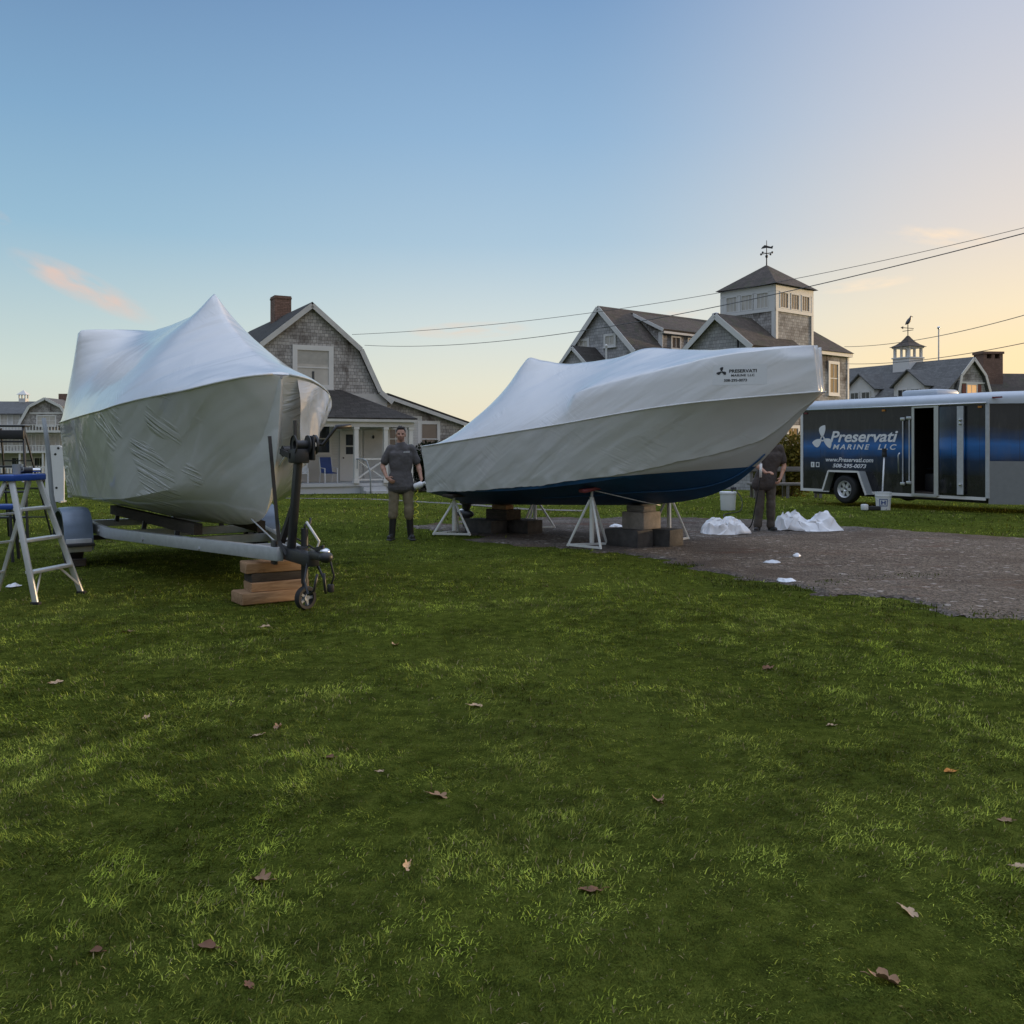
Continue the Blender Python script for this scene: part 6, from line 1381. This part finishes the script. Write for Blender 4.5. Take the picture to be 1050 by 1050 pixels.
def crumple(name, label, cat, loc, r, rz, seed, group=None, mat='white_trash', n=190, lobes=None, amp=.35):
    """a sheet of film thrown down: sharp folds between random creases, real thickness"""
    from mathutils.geometry import delaunay_2d_cdt
    g = random.Random(seed); pts = []; m = 26
    for k in range(m): a = 2*math.pi*k/m; q = 1+amp*(g.random()-.5); pts.append((math.cos(a)*q, math.sin(a)*q, 1))
    while len(pts) < n:
        x, y = g.uniform(-1, 1), g.uniform(-1, 1)
        if x*x+y*y < .92: pts.append((x, y, 0))
    vs, _, fs = delaunay_2d_cdt([Vector(p[:2]) for p in pts], [], [], 0, 1e-5)[:3]; V3 = []
    for v in vs:
        q = v.x*v.x+v.y*v.y; dome = max(0, 1-q)**.45
        if lobes: dome *= 1-lobes*math.exp(-(v.x-.05)**2/.06)
        h = dome*(.62+.55*g.random()) if q < .8 else .02; V3.append((v.x*r[0], v.y*r[1], max(.004, h*r[2])))
    bm = bmesh.new(); bv = [bm.verts.new(p) for p in V3]
    for f in fs: bm.faces.new([bv[i] for i in f])
    bmesh.ops.subdivide_edges(bm, edges=bm.edges[:], cuts=1, use_grid_fill=True); bmesh.ops.smooth_vert(bm, verts=bm.verts[:], factor=.30, use_axis_x=True, use_axis_y=True, use_axis_z=True)
    for v in bm.verts: v.co += Vector((g.uniform(-1, 1), g.uniform(-1, 1), g.uniform(0, 1)))*.012*min(1, r[0]*2)
    bmesh.ops.recalc_face_normals(bm, faces=bm.faces[:]); me = bpy.data.meshes.new(name); bm.to_mesh(me); bm.free(); me.materials.append(M[mat]); me.polygons.foreach_set('use_smooth', [True]*len(me.polygons)); me.set_sharp_from_angle(angle=R(32))
    o = link(name, me); md = o.modifiers.new('thickness', 'SOLIDIFY'); md.thickness = .003; o.location = (*loc, tz(*loc)+.006); o.rotation_euler = (0, 0, rz); return tag(o, label, cat, group)
crumple('plastic_sheet', 'white crumpled plastic heap on the gravel in front of the bent man', 'plastic sheet', (3.57, 15.9), (.43, .33, .27), .1, 4)
crumple('plastic_sheet', 'white crumpled plastic sheet with two peaks, in front of the cargo trailer', 'plastic sheet', (5.12, 16.5), (.58, .38, .37), -.15, 12, lobes=.6)
tk = Vector(((746.5-525)/970*22.6, 22.6, 0)); tk.z = tz(tk.x, tk.y)
c = thing('container', 'white lidded container standing on the grass behind the bow', 'container', tk); mb = MB(); mb.lathe([(0, .0), (.165, .0), (.172, .02), (.190, .40), (.185, .405), (0, .405)], n=36); mb.build('tub', M['white_plastic'], c, 40)
mb = MB(); mb.lathe([(.180, .385), (.202, .39), (.202, .435), (.19, .445), (0, .445)], n=36); mb.build('lid', M['white_plastic'], c, 40); mb = MB(); mb.tube([(.10, 0, .44), (.10, 0, .52)], .025, 8); mb.box((.13, 0, .52), (.14, .06, .06), bev=.012); mb.build('fitting', M['black_metal'], c)
a = tk+Vector((.12, -.05, .55)); b = Vector((4.37+.05, 16.15, 1.0)); pts = [a, a+Vector((.10, -.35, -.25)), Vector((tk.x+.1, tk.y-.8, tz(tk.x, tk.y-.8)+.03)), Vector((4.6, 20.5, tz(4.6, 20.5)+.03)), Vector((4.2, 18.3, tz(4.2, 18.3)+.035)), Vector((4.10, 16.4, .05)), Vector((4.15, 16.1, .5)), Vector((4.2, 15.98, .98))]
sm = []
for i in range(len(pts)-1):
    p0, p1_, p2, p3 = pts[max(i-1, 0)], pts[i], pts[i+1], pts[min(i+2, len(pts)-1)]
    for u in np.linspace(0, 1, 9)[:-1]: sm.append(.5*((2*p1_)+(p2-p0)*u+(2*p0-5*p1_+4*p2-p3)*u*u+(3*p1_-p0-3*p2+p3)*u**3))
tag(MB().tube(sm, .011, 7).build('hose', M['rubber'], None, True), 'black hose running from the white container to the man behind the bow', 'hose')
c = thing('torch', 'white handled shrink torch held by the man behind the bow', 'torch', (4.20, 15.98, 1.0)); MB().tube([(0, 0, -.05), (0, -.02, .18)], .022, 10).build('grip', M['white_plastic'], c, True); MB().tube([(0, -.02, .18), (-.05, -.05, .34)], [.018, .03], 10).build('nozzle', M['chrome'], c, True)
bk = Vector(((905.7-525)/970*20.9, 20.9, 0)); bk.z = tz(bk.x, bk.y)
c = thing('bucket', 'white bucket with a dark blue square emblem, beside the trailer wheel', 'bucket', bk, R(-20)); mb = MB(); mb.lathe([(0, 0), (.145, 0), (.165, .30), (.175, .305), (.175, .33), (.168, .335), (.172, .40), (.160, .40), (.14, .02), (0, .02)], n=32); mb.build('pail', M['white_plastic'], c, 40)
MB().tube([(.172*math.cos(a), .172*math.sin(a)-.02*math.sin(a), .30-.12*abs(math.sin(a))) for a in np.linspace(math.pi, 2*math.pi, 14)], .004, 6).build('bail', M['galvanised'], c, True)
mb = MB()
def lab(x0, x1, z0, z1):
    rows = [[(.1475+.067*z+.0035)*math.sin(x/.155), -(.1475+.067*z+.0035)*math.cos(x/.155), z] for z in (z0, z1) for x in np.linspace(x0, x1, 7)]
    mb.grid([rows[:7], rows[7:]])
for q in ((-.085, .085, .235, .25), (-.085, .085, .09, .105), (-.085, -.07, .105, .235), (.07, .085, .105, .235), (-.045, -.02, .125, .215), (.02, .045, .125, .215), (-.02, .02, .16, .18)): lab(*q)
mb.build('emblem', M['dark_blue_paint'], c)
bm_ = thing('broom', 'white handled broom standing upside in the bucket, dark bristles up', 'broom', bk+Vector((.0, 0, .03)), 0)
MB().tube([(-.02, .04, 0), (.06, .10, 1.15)], .017, 10).build('handle', M['white_plastic'], bm_, True); MB().box((.063, .10, 1.19), (.10, .07, .10), .4, bev=.015).build('head', M['black_plastic'], bm_); MB().box((.066, .10, 1.28), (.085, .055, .10), .4, bev=.01).build('bristles', M['rubber'], bm_); MB().tube([(.0, .055, .30), (.003, .058, .34)], .022, 10).build('grip_band', M['blue_plastic'], bm_)
x, y = (893-525)/970*20.6, 20.6; c = thing('scrub_brush', 'dark scrub brush with a pale end, lying left of the bucket', 'brush', (x, y, tz(x, y)), R(10)); MB().box((.06, 0, .05), (.30, .12, .09), bev=.02).build('bristles', M['rubber'], c); MB().box((-.15, 0, .075), (.12, .13, .13), bev=.02).build('block', M['white_plastic'], c)
for i, (px, py, s, lb) in enumerate(((792, 578, .085, 'small white plastic scrap on the gravel, middle of the three scraps'), (817, 571, .07, 'small white plastic scrap on the gravel, farthest of the three scraps'), (806, 597, .09, 'white plastic scrap at the edge of the gravel, nearest of the three scraps'), (632, 541, .10, 'white plastic scrap on the gravel beside the pale block'), (14, 602, .06, 'white plastic scrap on the grass behind the aluminium stepladder'))):
    d = 1455/(py-456); crumple('plastic_scrap', lb, 'plastic scrap', ((px-525)/970*d, d), (s*1.3, s*.8, s*.6), i*1.1, 20+i*3, 'white scraps on the ground', n=44, amp=.6)
# ---- fallen leaves
def leaf_mesh(lobes, seed, curl):
    g = random.Random(seed); pts = []; n = 60
    for k in range(n):
        a = 2*math.pi*k/n; ln = .5+.5*abs(math.cos(a*lobes/2+.3))**.7 if lobes else .8+.15*math.cos(a)
        r = ln*(.9+.2*g.random()*.5); pts.append((r*math.cos(a)*1.15, r*math.sin(a)*.72))
    mb = MB(); ring = []
    def lift(x, y): return .10+curl*(y*y*1.1+.35*x*x*x+.25*x*y)+.06*math.sin(5*x+3*y)
    for f in (1.0, .66, .33): ring.append([(x*f, y*f, lift(x*f, y*f)) for x, y in pts])
    mb.grid(ring, closed=True); mb.add(ring[2]+[(0, 0, lift(0, 0))], [(i, (i+1) % n, n) for i in range(n)])
    m2 = MB(); m2.v = mb.v; m2.f = mb.f; m2.mi = mb.mi; return m2
LEAVES = [(130, 646, .13, 7, 'dead_leaf', 'brown leaf on the lawn below the timber cribbing, far left'), (272, 641, .10, 5, 'pale_leaf', 'pale leaf with a rusty edge just below the timber cribbing'), (405, 659, .10, 7, 'pale_leaf', 'pale lobed leaf on the lawn below the man in grey'),
 (58, 697, .10, 6, 'pale_leaf', 'pale torn leaf near the left border of the lawn'), (150, 732, .06, 5, 'pale_leaf', 'tiny pale leaf alone on the left lawn'), (263, 751, .085, 6, 'pale_leaf', 'pale leaf, left one of a close pair on the lawn'), (285, 742, .09, 5, 'dead_leaf', 'brown curled leaf, right one of a close pair on the lawn'),
 (488, 721, .085, 5, 'pale_leaf', 'pale curled leaf in the middle of the lawn'), (337, 773, .08, 5, 'rust_leaf', 'dark rusty leaf half sunk in grass, left of the middle'), (390, 786, .045, 5, 'pale_leaf', 'tiny white leaf beside a dark patch'), (450, 812, .08, 6, 'dead_leaf', 'dull brown leaf below the pale curled middle leaf'),
 (417, 882, .075, 5, 'pale_leaf', 'upright pinkish leaf standing in the grass'), (267, 897, .085, 7, 'dead_leaf', 'broken tan leaf on the lower left lawn'), (210, 965, .085, 0, 'rust_leaf', 'flat rust red leaf at the lower left'), (96, 970, .06, 0, 'rust_leaf', 'small rust leaf at the lower left border'), (255, 1003, .055, 5, 'rust_leaf', 'small rusty leaf near the bottom edge'),
 (675, 817, .085, 7, 'dead_leaf', 'tan oak leaf right of the middle of the lawn'), (605, 907, .085, 5, 'rust_leaf', 'dark rust leaf sunk in grass, lower middle'), (973, 787, .08, 0, 'orange_leaf', 'bright orange leaf near the right border'), (1030, 836, .07, 6, 'dead_leaf', 'tan leaf at the right border below the orange leaf'), (1046, 883, .06, 5, 'pale_leaf', 'pale leaf cut by the right border'),
 (932, 929, .085, 5, 'pale_leaf', 'pale pointed leaf at the lower right'), (908, 1000, .095, 5, 'dead_leaf', 'large tan star shaped oak leaf at the lower right'), (787, 683, .10, 6, 'rust_leaf', 'dark leaf on the lawn below the gravel edge'), (852, 740, .06, 6, 'pale_leaf', 'small grey leaf right of centre on the lawn'), (560, 600, .08, 6, 'rust_leaf', 'brown leaf between the nearest boat stand and the lawn')]
g0 = random.Random(3)
for i, (px, py, s, lo, mat, lb) in enumerate(LEAVES):
    s *= g0.uniform(.7, 1.0); d = 1455/(py-456)*.985; x, y = (px-525)/970*d, d; g = random.Random(i+40)
    mb = leaf_mesh(lo, i, g.uniform(.1, 1.1)); mb.v = [(a*s*.5, b*s*.5, c*s*.5) for a, b, c in mb.v]; t = thing('leaf', lb, 'leaf', (x, y, tz(x, y)+.004), g.uniform(0, 6.28), 'fallen leaves on the lawn')
    t.rotation_euler = (g.uniform(-.15, .15)+(.9 if (px, py) == (417, 882) else 0), g.uniform(-.15, .15), g.uniform(0, 6.28))
    mb.build('blade', M[mat], t, True, uv=False); MB().tube([(s*.45, 0, .08*s), (s*.62, .02*s, .16*s), (s*.78, .06*s, .16*s)], [.0016, .0014, .001], 5).build('stalk', M[mat], t, True)
